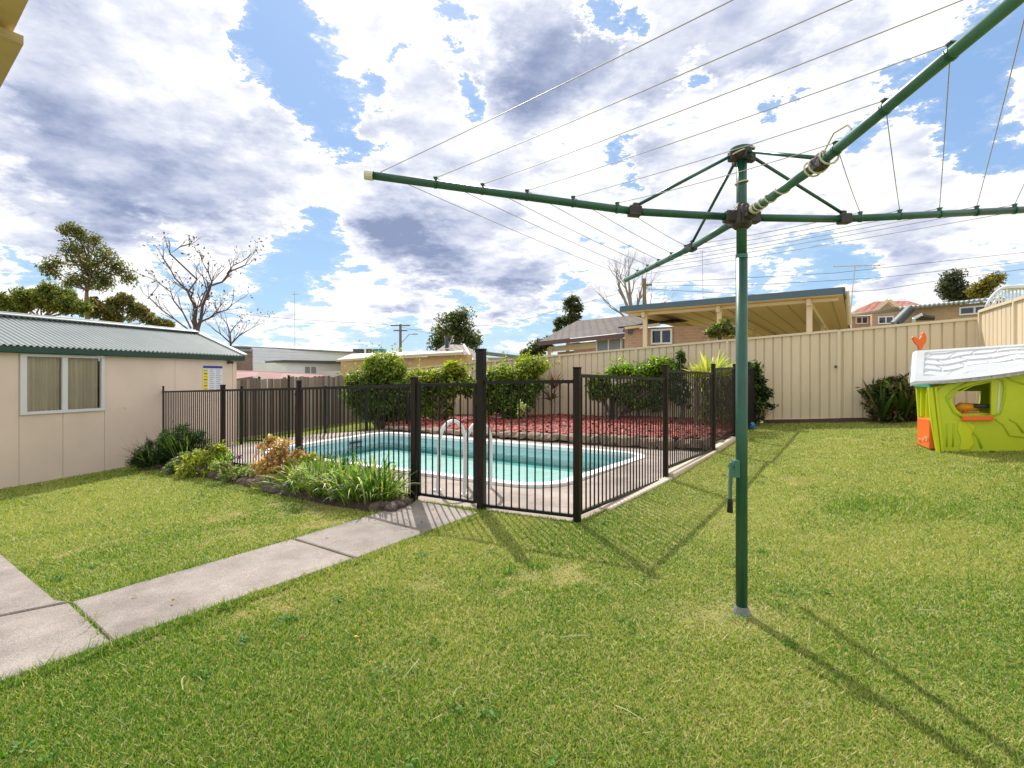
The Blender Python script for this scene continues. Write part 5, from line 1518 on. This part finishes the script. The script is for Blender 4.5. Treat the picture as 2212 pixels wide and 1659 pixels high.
def tree(name, label, d, trunk, crowns, nleaf, leaf, pal, limbs=True, sub=(9, .35), seed=1, tr=.12, cat='tree', group=None, m_leaf=None, flat=.8):
    """trunk: list of (u, v) from the ground up; crowns: (u, v, ru, rv) in the 2212 px print, at depth d"""
    rg = np.random.default_rng(seed); k = d / FPX
    b = at(trunk[0][0], trunk[0][1], d)
    root = thing(name, label, cat, (b.x, b.y, b.z), group)
    T = [at(u, v, d) for u, v in trunk]; n = len(T)
    mb = MB().tube(T, [tr * (1 - .6 * i / max(1, n - 1)) for i in range(n)], 7)
    cl = []
    for (u, v, ru, rv) in crowns:
        c = at(u, v, d); ry = (ru + rv) / 2 * k
        c = c + Vector((0, rg.uniform(-.3, .3) * ry, 0))
        cl += subclumps((c.x, c.y, c.z, ru * k, ry, rv * k), sub[0], sub[1], rg, flat)
        if limbs:
            i = int(rg.integers(max(0, n // 2), n)); s_ = T[i]
            mid = s_.lerp(c, .55) + Vector(rg.normal(0, .1, 3)) - Vector((0, 0, .15))
            mb.tube([s_, mid, c], [tr * .4, tr * .28, tr * .12], 5)
            for q in cl[-sub[0]:]:
                if rg.random() < .6: mb.tube([mid.lerp(c, .7), Vector(q[:3])], [tr * .14, tr * .06], 4)
    hang(mb.build('trunk', M_bark), root)
    P, D, r_ = clump_pts(cl, nleaf, rg)
    nr = unit(D * .7 + rg.normal(0, .7, D.shape) + np.array([0, 0, .4]))
    L = leaf * rg.uniform(.6, 1.3, nleaf)
    o = leaves('crown', P, nr, L, L * .42, pick(pal, nleaf, rg, .25), m_leaf or M_far_leaf, None, rng=rg)
    hang(o, root); return root


def zc(lst):
    return [(a * .25, 449.3 + b * .25, c * .25, e * .25) for a, b, c, e in lst]


def zt(lst): return [(a * .25, 449.3 + b * .25) for a, b in lst]


tree('gum_tree', 'tall open gum tree rising above the shed roof at the left', 24, zt([(750, 1250), (755, 880), (745, 790), (750, 710), (770, 600), (770, 480)]),
     zc([(575, 195, 36, 22), (640, 190, 36, 22), (690, 225, 22, 12), (760, 275, 74, 36), (840, 290, 36, 44), (620, 330, 74, 44), (560, 370, 40, 36), (700, 370, 74, 54), (820, 380, 74, 52), (920, 400, 66, 44), (960, 470, 86, 44),
         (470, 470, 56, 34), (430, 520, 54, 38), (460, 560, 44, 34), (640, 460, 64, 44), (760, 480, 84, 50), (860, 470, 64, 44), (1060, 540, 56, 30), (1110, 600, 30, 36), (1000, 520, 36, 26), (740, 560, 64, 44), (650, 600, 54, 38),
         (610, 660, 36, 34), (720, 640, 46, 34), (840, 660, 46, 26), (920, 640, 36, 20), (880, 600, 28, 18)]), 6500, .15, PAL_EUC, seed=3, sub=(6, .30), tr=.11, flat=1.0)
tree('bushy_tree', 'bushy olive green tree just above the shed roof at the far left', 20, [(85, 780), (88, 690)],
     zc([(20, 820, 50, 40), (120, 850, 120, 60), (250, 780, 110, 56), (330, 830, 130, 76), (440, 710, 76, 46), (470, 790, 130, 90), (600, 830, 110, 70), (560, 750, 66, 46), (700, 860, 80, 60), (-90, 840, 110, 60), (20, 800, 40, 30)]),
     16000, .13, [(.14, .18, .035), (.20, .22, .045), (.09, .13, .035), (.27, .25, .07)], seed=4, sub=(11, .26), tr=.12)
tree('autumn_tinted_tree', 'olive and rust tinted tree above the middle of the shed roof', 22, [(262, 780), (262, 700)],
     zc([(820, 810, 66, 46), (900, 870, 76, 46), (1000, 830, 74, 36), (1080, 790, 56, 36), (1130, 850, 94, 56), (1050, 920, 130, 60), (1200, 900, 80, 56), (1280, 950, 80, 42), (1370, 985, 76, 32), (1450, 1015, 36, 18), (850, 900, 60, 60), (960, 950, 80, 40)]),
     11000, .13, [(.13, .16, .05), (.22, .16, .05), (.08, .11, .045), (.28, .17, .05), (.20, .22, .08)], seed=5, sub=(9, .2), tr=.1)


def bare(name, label, base, d, stems, seed, tipn=0, tipc=None, tipl=.12, m_=None, depth=3, r=.10, L=1.6, spread=.55, group=None):
    rg = np.random.default_rng(seed); b = at(*base, d); root = thing(name, label, 'tree', tuple(b), group)
    mb = MB(); tips = []
    for pts, r0 in stems:
        P = [at(u, v, d) + Vector((0, rg.normal(0, .05) * i, 0)) for i, (u, v) in enumerate(pts)]; n = len(P)
        mb.tube(P, [r0 * (1 - .75 * i / (n - 1)) + .008 for i in range(n)], 6)
        for i in range(1, n):
            for _ in range(2 if i < n - 1 else 3):
                dd_ = (P[i] - P[i - 1]).normalized(); a = rg.uniform(0, 6.28)
                nd = (dd_ + Vector((math.cos(a) * spread, math.sin(a) * spread, rg.uniform(0, .3)))).normalized()
                grow(mb, P[i], nd, L * rg.uniform(.5, 1), r0 * (1 - .75 * i / (n - 1)) * .45 + .006, depth - 1, rg, spread, tips, .12, 4)
    hang(mb.build('trunk', m_ or M_twig), root)
    if tipn:
        T = np.array([tuple(t) for t in tips]); k = rg.integers(0, len(T), tipn)
        P = T[k] + rg.normal(0, .10, (tipn, 3)); Ls = tipl * rg.uniform(.6, 1.3, tipn)
        hang(leaves('leaves', P, rg.normal(size=(tipn, 3)), Ls, Ls * .5, pick(tipc, tipn, rg, .25), M_far_leaf, None, rng=rg), root)
    return root


bare('bare_tree', 'bare branching tree with a few dark seed clusters right of the shed roof ridge', (425, 760), 19,
     [(zt([(1700, 1240), (1700, 1045), (1720, 950), (1760, 850), (1800, 740), (1830, 680), (1900, 630), (1990, 550), (2080, 480)]), .060), (zt([(1690, 1100), (1665, 1040), (1670, 960), (1700, 870), (1700, 800), (1670, 740), (1645, 600), (1620, 450), (1580, 340), (1575, 290)]), .050),
      (zt([(1670, 740), (1600, 690), (1520, 610), (1450, 530), (1420, 440), (1400, 370)]), .028), (zt([(1650, 1040), (1560, 900), (1500, 800), (1450, 720), (1400, 650)]), .025), (zt([(1730, 985), (1820, 950), (1890, 910), (1950, 880), (2010, 840)]), .028),
      (zt([(1790, 780), (1830, 640), (1810, 560), (1770, 480)]), .025), (zt([(1640, 1060), (1500, 960), (1380, 880), (1310, 780), (1300, 660)]), .022), (zt([(1720, 860), (1780, 700), (1760, 600)]), .02), (zt([(1960, 570), (2010, 500), (2100, 450)]), .014)], 11, 260, [(.10, .055, .028), (.06, .035, .022)], .12, L=.75, depth=2)
bare('twiggy_tree', 'small twiggy tree above the end of the shed roof', (497, 780), 24, [([(497, 780), (497, 745), (495, 720), (488, 700)], .05), ([(497, 745), (515, 725), (540, 712)], .035), ([(497, 740), (478, 722), (470, 708)], .03)], 12, 160, [(.14, .10, .07), (.12, .06, .05)], .11, L=1.0)
bare('bare_grey_tree', 'leafless grey tree behind the brown tiled roof beside a power pole', (1365, 760), 30,
     [([(1366, 740), (1364, 690), (1362, 640), (1358, 600)], .16), ([(1366, 690), (1350, 650), (1338, 620), (1334, 605)], .1), ([(1366, 690), (1380, 650), (1386, 620)], .1), ([(1364, 700), (1340, 675), (1322, 665)], .08), ([(1366, 700), (1395, 675), (1408, 668)], .08), ([(1362, 660), (1350, 615), (1350, 598)], .07)],
     13, 0, None, m_=mat('pale_grey_twigs', (.27, .235, .19), .9), L=1.35, depth=3, spread=.5)
tree('round_green_tree', 'round dark green tree beyond the houses left of the tall gate post', 42, [(985, 800), (985, 740), (985, 700)],
     [(985, 703, 30, 20), (964, 718, 22, 20), (1006, 718, 24, 20), (985, 732, 40, 16), (977, 688, 14, 10), (998, 686, 12, 10), (1020, 738, 14, 10), (952, 740, 14, 9)], 6500, .26, [(.08, .11, .045), (.13, .16, .06), (.055, .08, .035), (.21, .22, .10)], seed=7, sub=(9, .7), tr=.25)
tree('slender_gum', 'slender dark gum with ragged crown left of the brown tiled roof', 36, [(1225, 790), (1228, 720), (1234, 670), (1236, 645)],
     [(1240, 650, 10, 12), (1228, 660, 10, 10), (1246, 668, 10, 12), (1236, 680, 14, 12), (1222, 690, 12, 8), (1244, 690, 10, 10), (1210, 698, 10, 6), (1205, 712, 12, 8)], 2400, .26, PAL_DK, seed=8, sub=(6, .3), tr=.14)
tree('far_shrubby_tree', 'low grey green tree at the left end of the brown tiled roof', 30, [(1160, 800), (1160, 760)], [(1150, 755, 16, 14), (1168, 750, 16, 18), (1182, 740, 10, 14), (1140, 765, 12, 8)], 2600, .2, [(.10, .12, .06), (.06, .08, .04)], seed=9, sub=(7, .3), tr=.08)
tree('dark_round_tree', 'dark broad tree behind the brick building, left of the golden one', 34, [(2055, 700), (2056, 640)],
     [(2056, 607, 18, 12), (2042, 625, 15, 12), (2070, 622, 17, 14), (2056, 640, 29, 11), (2062, 594, 9, 6), (2084, 640, 8, 9)], 3800, .22, [(.09, .11, .075), (.15, .16, .10), (.065, .075, .06)], seed=10, sub=(8, .5), tr=.2)
tree('golden_tree', 'golden green tree behind the brick building near the right edge', 32, [(2118, 700), (2120, 640)],
     [(2120, 614, 19, 9), (2106, 626, 14, 9), (2138, 619, 12, 12), (2125, 635, 23, 8), (2147, 602, 4, 7)], 2400, .20, [(.20, .17, .035), (.15, .15, .04), (.26, .20, .05)], seed=11, sub=(7, .4), tr=.15)
tree('palm_like_plant', 'small leafy plant poking above the steel fence under the patio cover', 12.0, [(1555, 740), (1556, 725)], [(1545, 716, 12, 7), (1562, 710, 12, 10), (1578, 716, 14, 7), (1532, 720, 8, 6)], 700, .14, [(.16, .20, .05), (.30, .28, .12), (.10, .14, .04)], seed=12, sub=(5, .12), tr=.02, cat='plant')

# ================================================================== shrubs behind the pool
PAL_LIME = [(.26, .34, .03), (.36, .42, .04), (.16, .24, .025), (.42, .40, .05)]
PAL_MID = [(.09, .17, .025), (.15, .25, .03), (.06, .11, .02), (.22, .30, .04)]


def shrub(name, label, d, base, crowns, nleaf, leaf, pal, seed, sub=(8, .12), aspect=.42, cat='shrub', stems=4, tr=.02, top=None, core=None, m_=None, flat=.8, group=None):
    rg = np.random.default_rng(seed); k = d / FPX; b = at(*base, d)
    root = thing(name, label, cat, tuple(b), group); cl = []; mb = MB(); tops = []
    for (u, v, ru, rv) in crowns:
        c = at(u, v, d) + Vector((0, rg.uniform(-.25, .25) * ru * k, 0))
        cl += subclumps((c.x, c.y, c.z, ru * k, (ru + rv) * .5 * k, rv * k), sub[0], sub[1], rg, flat)
        for _ in range(stems): mb.tube([b + Vector((rg.normal(0, .05), rg.normal(0, .05), -.05)), b.lerp(c, .5) + Vector(rg.normal(0, .05, 3)), c + Vector(rg.normal(0, .08, 3))], [tr, tr * .7, tr * .3], 5)
    hang(mb.build('stem', M_bark), root)
    P, D, r_ = clump_pts(cl, nleaf, rg, .5)
    nr = unit(D * .8 + rg.normal(0, .6, D.shape) + np.array([0, 0, .5])); L = leaf * rg.uniform(.55, 1.3, nleaf)
    # young shoots that stick out of the outline
    ns = max(6, nleaf // 130); kk = rg.integers(0, len(cl), ns); per = 9
    C_ = np.array(cl)[kk]; sd_ = unit(rg.normal(size=(ns, 3)) * np.array([1, 1, .6]) + np.array([0, 0, .75]))
    sl_ = rg.uniform(.6, 1.9, (ns, 1)) * C_[:, 3:4]
    tt_ = np.linspace(.5, 1.0, per)
    SP = (C_[:, None, :3] + sd_[:, None, :] * (C_[:, 3:4] * .6 + sl_)[:, None, :] * tt_[None, :, None]).reshape(-1, 3) + rg.normal(0, leaf * .12, (ns * per, 3))
    P = np.concatenate([P, SP]); nr = np.concatenate([nr, unit(rg.normal(size=SP.shape) + np.array([0, 0, .5]))]); L = np.concatenate([L, leaf * rg.uniform(.5, 1.0, len(SP))]); nleaf = len(P)
    col = pick(pal, nleaf, rg, .28)
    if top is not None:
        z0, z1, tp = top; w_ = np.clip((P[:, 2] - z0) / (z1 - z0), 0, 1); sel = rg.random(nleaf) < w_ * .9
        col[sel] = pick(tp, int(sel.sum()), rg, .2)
    hang(leaves('foliage', P, nr, L, L * aspect, col, m_ or M_leaf, None, rng=rg), root)
    return root


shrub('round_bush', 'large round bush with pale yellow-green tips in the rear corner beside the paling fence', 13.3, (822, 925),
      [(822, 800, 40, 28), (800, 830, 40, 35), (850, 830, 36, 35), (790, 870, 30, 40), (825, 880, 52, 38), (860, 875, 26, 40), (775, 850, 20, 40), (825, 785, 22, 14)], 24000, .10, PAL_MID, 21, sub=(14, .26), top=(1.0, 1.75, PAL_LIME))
shrub('arching_bush', 'arching bush with long drooping yellow green leaves left of the tall gate post', 13.2, (945, 905),
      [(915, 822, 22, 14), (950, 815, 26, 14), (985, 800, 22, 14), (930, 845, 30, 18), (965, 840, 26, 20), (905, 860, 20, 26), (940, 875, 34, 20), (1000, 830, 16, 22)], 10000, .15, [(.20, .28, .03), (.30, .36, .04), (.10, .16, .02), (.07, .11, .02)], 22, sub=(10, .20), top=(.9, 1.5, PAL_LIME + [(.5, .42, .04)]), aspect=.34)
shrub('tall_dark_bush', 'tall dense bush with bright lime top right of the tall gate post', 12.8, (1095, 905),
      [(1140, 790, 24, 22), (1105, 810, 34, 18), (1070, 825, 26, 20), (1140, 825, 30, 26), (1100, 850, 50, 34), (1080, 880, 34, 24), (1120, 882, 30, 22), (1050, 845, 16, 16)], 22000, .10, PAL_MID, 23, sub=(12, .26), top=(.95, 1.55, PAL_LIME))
# cordyline
def strap(name, label, base, d, n, ln, wd, pal, seed, elev=(.2, 1.3), sag=.06, stem=None, cat='plant', head=None, group=None, spread_base=.03, m_=None, droop=0):
    rg = np.random.default_rng(seed); b = base if isinstance(base, Vector) else at(*base, d)
    root = thing(name, label, cat, tuple(b), group)
    h0 = b if head is None else head
    if stem: hang(MB().tube([b - Vector((0, 0, .05)), b.lerp(h0, .5) + Vector((.02, 0, 0)), h0], [stem, stem * .85, stem * .8], 7).build('stem', M_bark), root)
    az = rg.uniform(0, 6.283, n); el = rg.uniform(*elev, n); L = ln * rg.uniform(.6, 1.15, n)
    B = np.array(tuple(h0))[None] + np.stack([np.cos(az), np.sin(az), 0 * az], 1) * spread_base * rg.random((n, 1)) + np.stack([0 * az, 0 * az, rg.uniform(-.04, .02, n)], 1)
    Tp = B + np.stack([np.cos(az) * np.cos(el), np.sin(az) * np.cos(el), np.sin(el) - droop], 1) * L[:, None]
    hang(ribbons('leaves', B, Tp, L * sag * rg.uniform(.5, 1.6, n), wd * rg.uniform(.7, 1.2, n), pick(pal, n, rg, .2), m_ or M_leaf, None, rng=rg), root)
    return root


b_ = at(1197, 905, 12.4)
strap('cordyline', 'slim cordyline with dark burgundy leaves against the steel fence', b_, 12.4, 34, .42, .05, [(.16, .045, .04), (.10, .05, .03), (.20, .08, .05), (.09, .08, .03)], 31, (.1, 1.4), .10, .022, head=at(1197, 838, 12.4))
b_ = at(1190, 908, 12.3)
strap('cordyline', 'lower burgundy cordyline growing just left of the taller one', b_, 12.3, 26, .34, .045, [(.12, .05, .03), (.09, .07, .03), (.06, .07, .02)], 32, (.0, 1.2), .12, .018, head=at(1189, 862, 12.3))
shrub('pale_seedling', 'small pale leafed plant in the red bark in front of the tall bush', 11.2, (1133, 905), [(1133, 878, 10, 10), (1128, 888, 8, 7)], 260, .07, [(.42, .45, .24), (.3, .38, .14)], 33, sub=(5, .06), stems=2, tr=.008, cat='plant')
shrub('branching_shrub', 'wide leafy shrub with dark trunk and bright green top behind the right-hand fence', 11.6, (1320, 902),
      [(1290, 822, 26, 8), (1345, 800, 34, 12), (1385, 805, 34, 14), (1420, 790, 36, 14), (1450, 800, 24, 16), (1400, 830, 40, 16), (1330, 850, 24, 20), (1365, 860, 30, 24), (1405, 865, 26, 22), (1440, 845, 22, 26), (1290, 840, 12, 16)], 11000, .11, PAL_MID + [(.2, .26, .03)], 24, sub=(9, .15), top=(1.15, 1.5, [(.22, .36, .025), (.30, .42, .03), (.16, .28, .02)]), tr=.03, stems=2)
hang(MB().tube([at(1322, 905, 11.6), at(1323, 860, 11.6), at(1318, 830, 11.6)], [.075, .06, .045], 8).build('trunk', mat('dark_bark', (.035, .026, .022), .95)), [o for o in bpy.data.objects if o.name == 'branching_shrub'][0])
shrub('small_conifer', 'upright dark conifer tip between the shrub and the yucca', 11.0, (1474, 900), [(1473, 775, 8, 16), (1470, 800, 13, 18), (1472, 830, 18, 24), (1472, 868, 20, 30)], 3200, .06, [(.05, .11, .03), (.08, .16, .04), (.035, .07, .025)], 25, sub=(10, .07), stems=1, tr=.02)
# yucca with a skirt of dead leaves
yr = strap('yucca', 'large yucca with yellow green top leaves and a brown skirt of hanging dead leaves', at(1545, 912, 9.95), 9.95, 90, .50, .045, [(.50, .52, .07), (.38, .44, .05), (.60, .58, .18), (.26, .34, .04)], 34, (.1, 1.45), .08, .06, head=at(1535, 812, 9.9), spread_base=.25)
rg = np.random.default_rng(35)
for hu, hv, dd_ in ((1505, 822, 9.85), (1575, 815, 10.1)):
    hp = at(hu, hv, dd_); n = 60; az = rg.uniform(0, 6.28, n); el = rg.uniform(.0, 1.4, n); L = .40 * rg.uniform(.6, 1.1, n)
    B = np.tile(np.array(tuple(hp)), (n, 1)); Tp = B + np.stack([np.cos(az) * np.cos(el), np.sin(az) * np.cos(el), np.sin(el)], 1) * L[:, None]
    hang(ribbons('leaves', B, Tp, L * .08, .04, pick([(.42, .44, .05), (.30, .36, .04), (.52, .50, .12)], n, rg, .2), M_leaf, None, rng=rg), yr)
    hang(MB().tube([hp - Vector((0, 0, .95)), hp], .05, 6).build('stem', M_bark), yr)
n = 620; az = rg.uniform(0, 6.28, n); hz_ = rg.uniform(0, 1, n)
bx = np.array(tuple(at(1540, 900, 9.95))); B = np.stack([bx[0] + rg.normal(0, .17, n) + .05, bx[1] + rg.normal(0, .10, n), .50 + .85 * hz_], 1)
Tp = B + np.stack([np.cos(az) * .20, np.sin(az) * .20, -rg.uniform(.15, .42, n)], 1)
hang(ribbons('dead_leaves', B, Tp, .05, .03, pick([(.34, .32, .12), (.20, .19, .08), (.50, .46, .22), (.12, .13, .05)], n, rg, .25), M_leaf, None, rng=rg), yr)
shrub('dark_creeper', 'tall dark green creeper clump against the steel fence just right of the hoist pole', 10.2, (1628, 915), [(1622, 800, 14, 20), (1632, 830, 20, 24), (1636, 865, 22, 26), (1626, 895, 20, 18), (1618, 850, 12, 30), (1648, 850, 10, 20)], 4200, .08, [(.035, .06, .02), (.05, .09, .022), (.025, .04, .018), (.14, .22, .03)], 26, sub=(9, .10), stems=2)
strap('grassy_tuft', 'wispy grass clump at the fence foot beside the dark creeper', at(1648, 905, 10.3), 10.3, 50, .45, .012, [(.12, .15, .05), (.2, .2, .09)], 36, (.7, 1.5), .05)
# canna-like clump at the right
pr = gp(1930, 906)
shrub('leafy_clump', 'dark leafy clump with reddish leaves against the steel fence left of the playhouse', pr.y - .45, (1932, 906), [(1900, 870, 16, 26), (1925, 850, 24, 30), (1955, 862, 26, 30), (1930, 885, 40, 20), (1972, 880, 16, 26)], 4600, .14, [(.05, .09, .02), (.09, .15, .03), (.14, .12, .05), (.26, .14, .10), (.035, .06, .018)], 27, sub=(9, .13), aspect=.30, stems=3)
strap('broad_leaf_plant', 'upright pointed dark leaves at the left side of the reddish leafy clump', at(1905, 906, pr.y - .5), pr.y, 44, .75, .07, [(.05, .09, .02), (.09, .14, .03), (.16, .10, .05)], 37, (.8, 1.45), .04)
strap('broad_leaf_plant', 'taller pointed leaves with red tips touching the playhouse side', at(1950, 908, pr.y - .55), pr.y, 50, .80, .07, [(.05, .09, .02), (.10, .13, .03), (.20, .09, .07)], 38, (.8, 1.45), .04)

# ================================================================== flower bed in front of the left-hand fence
def bedp(u, v, back=0.0):
    p = gp(u, v); return p + Vector((p.x, p.y, 0)).normalized() * back + Vector((0, 0, .06))


def tuft(name, label, p, n, ln, wd, pal, seed, elev, sag, r=.15, cat='plant', group=None):
    return strap(name, label, p, p.y, n, ln, wd, pal, seed, elev, sag, spread_base=r, cat=cat, group=group)


shrub('rosemary_bush', 'dark green feathery bush against the shed wall at the start of the flower bed', 8.1, (365, 1006), [(335, 982, 44, 24), (372, 948, 38, 28), (408, 940, 30, 26), (350, 965, 44, 28), (395, 975, 38, 28), (312, 995, 28, 14), (425, 960, 26, 24)], 20000, .045, [(.030, .065, .018), (.05, .10, .022), (.09, .16, .03), (.022, .045, .015)], 41, sub=(12, .10), aspect=.22, stems=3, tr=.012)
strap('rosemary_sprigs', 'upright fine green sprigs topping the dark bush by the shed', at(400, 985, 8.0), 8.0, 90, .55, .012, [(.09, .17, .03), (.14, .22, .05), (.05, .09, .02)], 42, (.6, 1.5), .03, spread_base=.28)
strap('fine_leaf_tuft', 'dark arching tuft leaning left on the shed wall', at(335, 1000, 8.1), 8.1, 100, .48, .014, [(.04, .08, .02), (.06, .11, .03)], 43, (.3, 1.4), .06, spread_base=.25)
shrub('variegated_plant', 'low plant with small pale edged leaves in front of the dark bush', 7.5, (400, 1018), [(385, 1000, 22, 12), (405, 985, 22, 12), (372, 1012, 16, 8)], 1500, .05, [(.28, .36, .16), (.10, .20, .04), (.45, .50, .32)], 44, sub=(7, .07), stems=2, tr=.006, cat='plant')
shrub('golden_shrub', 'bright yellow green shrub in the flower bed next to the second fence post', 7.1, (435, 1030), [(420, 1000, 30, 16), (445, 985, 28, 16), (465, 975, 16, 16), (410, 1018, 26, 10), (455, 1010, 26, 14)], 4200, .055, [(.48, .50, .05), (.36, .42, .05), (.55, .52, .12), (.22, .30, .03)], 45, sub=(9, .07), stems=3, tr=.008)
strap('green_tuft', 'short broad green leaves at the foot of the second fence post', at(485, 1005, 7.0), 7.0, 30, .24, .035, [(.12, .25, .03), (.2, .34, .04)], 46, (.4, 1.4), .08)
shrub('pale_succulent', 'low bed of pale green succulents above the dark stones', 6.5, (530, 1045), [(505, 1018, 26, 10), (540, 1024, 30, 12), (572, 1034, 26, 12), (592, 1042, 18, 10), (480, 1012, 16, 8)], 2600, .06, [(.34, .42, .12), (.45, .48, .22), (.20, .30, .06), (.5, .5, .3)], 47, sub=(9, .06), stems=1, tr=.006, cat='plant')
strap('golden_strap_plant', 'yellow green strap leaves between the succulents and coral shrub', at(590, 1058, 5.9), 5.9, 80, .20, .018, [(.40, .44, .08), (.30, .38, .05)], 48, (.3, 1.4), .10, spread_base=.14)
shrub('coral_succulent', 'coral and orange leaved succulent shrub standing in the bed before the pool', 6.15, (615, 1060), [(578, 958, 16, 12), (605, 968, 24, 14), (595, 990, 24, 12), (630, 985, 22, 14), (610, 1005, 30, 16), (640, 1000, 16, 12), (572, 1015, 14, 10), (600, 1025, 20, 12), (566, 1008, 10, 8), (622, 1030, 22, 14)], 2500, .058, [(.66, .34, .15), (.72, .46, .24), (.55, .46, .14), (.50, .24, .12), (.74, .64, .42)], 49, sub=(7, .06), aspect=.6, stems=2, tr=.010)
shrub('yellow_leaf_plant', 'small yellow and green leafed plant behind the coral shrub', 6.1, (680, 1050), [(668, 985, 10, 10), (680, 1000, 14, 12), (655, 1000, 10, 10)], 420, .06, [(.6, .42, .05), (.30, .40, .05), (.55, .5, .1)], 50, sub=(5, .05), stems=1, tr=.006, cat='plant')
n_l = ['leftmost strappy lily clump beside the coral shrub', 'second strappy lily clump from the coral shrub', 'middle strappy lily clump with pale leaf tips', 'fourth strappy lily clump, bright green at its foot',
       'fifth strappy lily clump in front of the pool fence', 'last strappy lily clump before the small stones by the path', 'back row lily clump behind the leftmost one', 'back row lily clump near the middle of the bed', 'back row lily clump nearest the gate hinge post']
lil = [(650, 1078), (690, 1086), (728, 1092), (764, 1099), (796, 1102), (824, 1098), (690, 1060), (740, 1068), (800, 1078)]
for i, (u, v) in enumerate(lil):
    p = bedp(u, v, .16)
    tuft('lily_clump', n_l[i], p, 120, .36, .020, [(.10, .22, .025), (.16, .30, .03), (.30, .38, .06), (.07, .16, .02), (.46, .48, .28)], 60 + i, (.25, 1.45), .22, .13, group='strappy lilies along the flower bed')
shrub('white_flower_drift', 'drift of small white flowers and pale leaves over the lily leaves', 5.12, (740, 1085), [(690, 1040, 40, 14), (740, 1048, 44, 14), (800, 1056, 40, 14), (845, 1066, 26, 14), (660, 1024, 26, 12), (720, 1030, 34, 9), (780, 1038, 34, 9), (820, 1046, 20, 8)], 4200, .034, [(.66, .66, .54), (.74, .70, .64), (.42, .50, .18), (.34, .44, .08), (.36, .42, .07)], 70, sub=(10, .055), aspect=.5, stems=0, cat='flowers')
shrub('brown_ground_plant', 'dry reddish brown ground plant by the small stones near the path', 5.15, (835, 1105), [(815, 1085, 24, 8), (850, 1090, 24, 9), (872, 1080, 16, 12)], 900, .035, [(.22, .11, .07), (.34, .24, .15), (.14, .18, .05), (.4, .38, .3)], 71, sub=(7, .05), stems=0, cat='plant')
strap('green_sprout', 'fresh green sprouts at the foot of the gate hinge post', at(872, 1085, 5.15), 5.15, 50, .24, .010, [(.14, .28, .03), (.3, .4, .06)], 72, (.8, 1.5), .05, spread_base=.12)
pf = at(503, 985, 6.9)
pl = thing('purple_flower', 'tiny purple flower on a stem in front of the fence bars', 'flower', tuple(pf))
fl2 = at(517, 988, 6.6)
hang(MB().tube([(fl2.x, fl2.y, fl2.z - .25), fl2], .004, 5).build('stem', mat('flower_stem', (.08, .15, .03), .6)), pl)
rg = np.random.default_rng(80); hang(leaves('petals', np.tile(np.array(tuple(fl2)), (26, 1)) + rg.normal(0, .012, (26, 3)), rg.normal(size=(26, 3)), .035, .02, pick([(.35, .10, .42)], 26, rg, .2), M_leaf, None, rng=rg), pl)
# weeds in the lawn
for (u, v, lab) in ((1103, 1240, 'dark green weed tuft in the lawn below the gate shadow'), (1155, 1228, 'small pale weed right of the dark green weed tuft')):
    p = gp(u, v); tuft('weed', lab, p, 60, .05, .008, [(.05, .17, .015), (.08, .22, .02)], int(u), (.3, 1.3), .1, .05)
# soil strip along the foot of the steel fence
sp2 = MB(); P0 = F0 + FD * 2.35 - nf * .02; P1 = F0 + FD * 3.95 - nf * .02
k = 12; vs = []
for i in range(k + 1):
    c = P0.lerp(P1, i / k); a = c - nf * (.16 + .05 * math.sin(i * 1.7)); vs += [(c.x, c.y, float(gz(c.x)) + .07), (a.x, a.y, float(gz(a.x)) + .012)]
sp2.add(vs, [(2 * i, 2 * i + 2, 2 * i + 3, 2 * i + 1) for i in range(k)]); tag(sp2.build('soil_strip', M_soil), kind='structure')
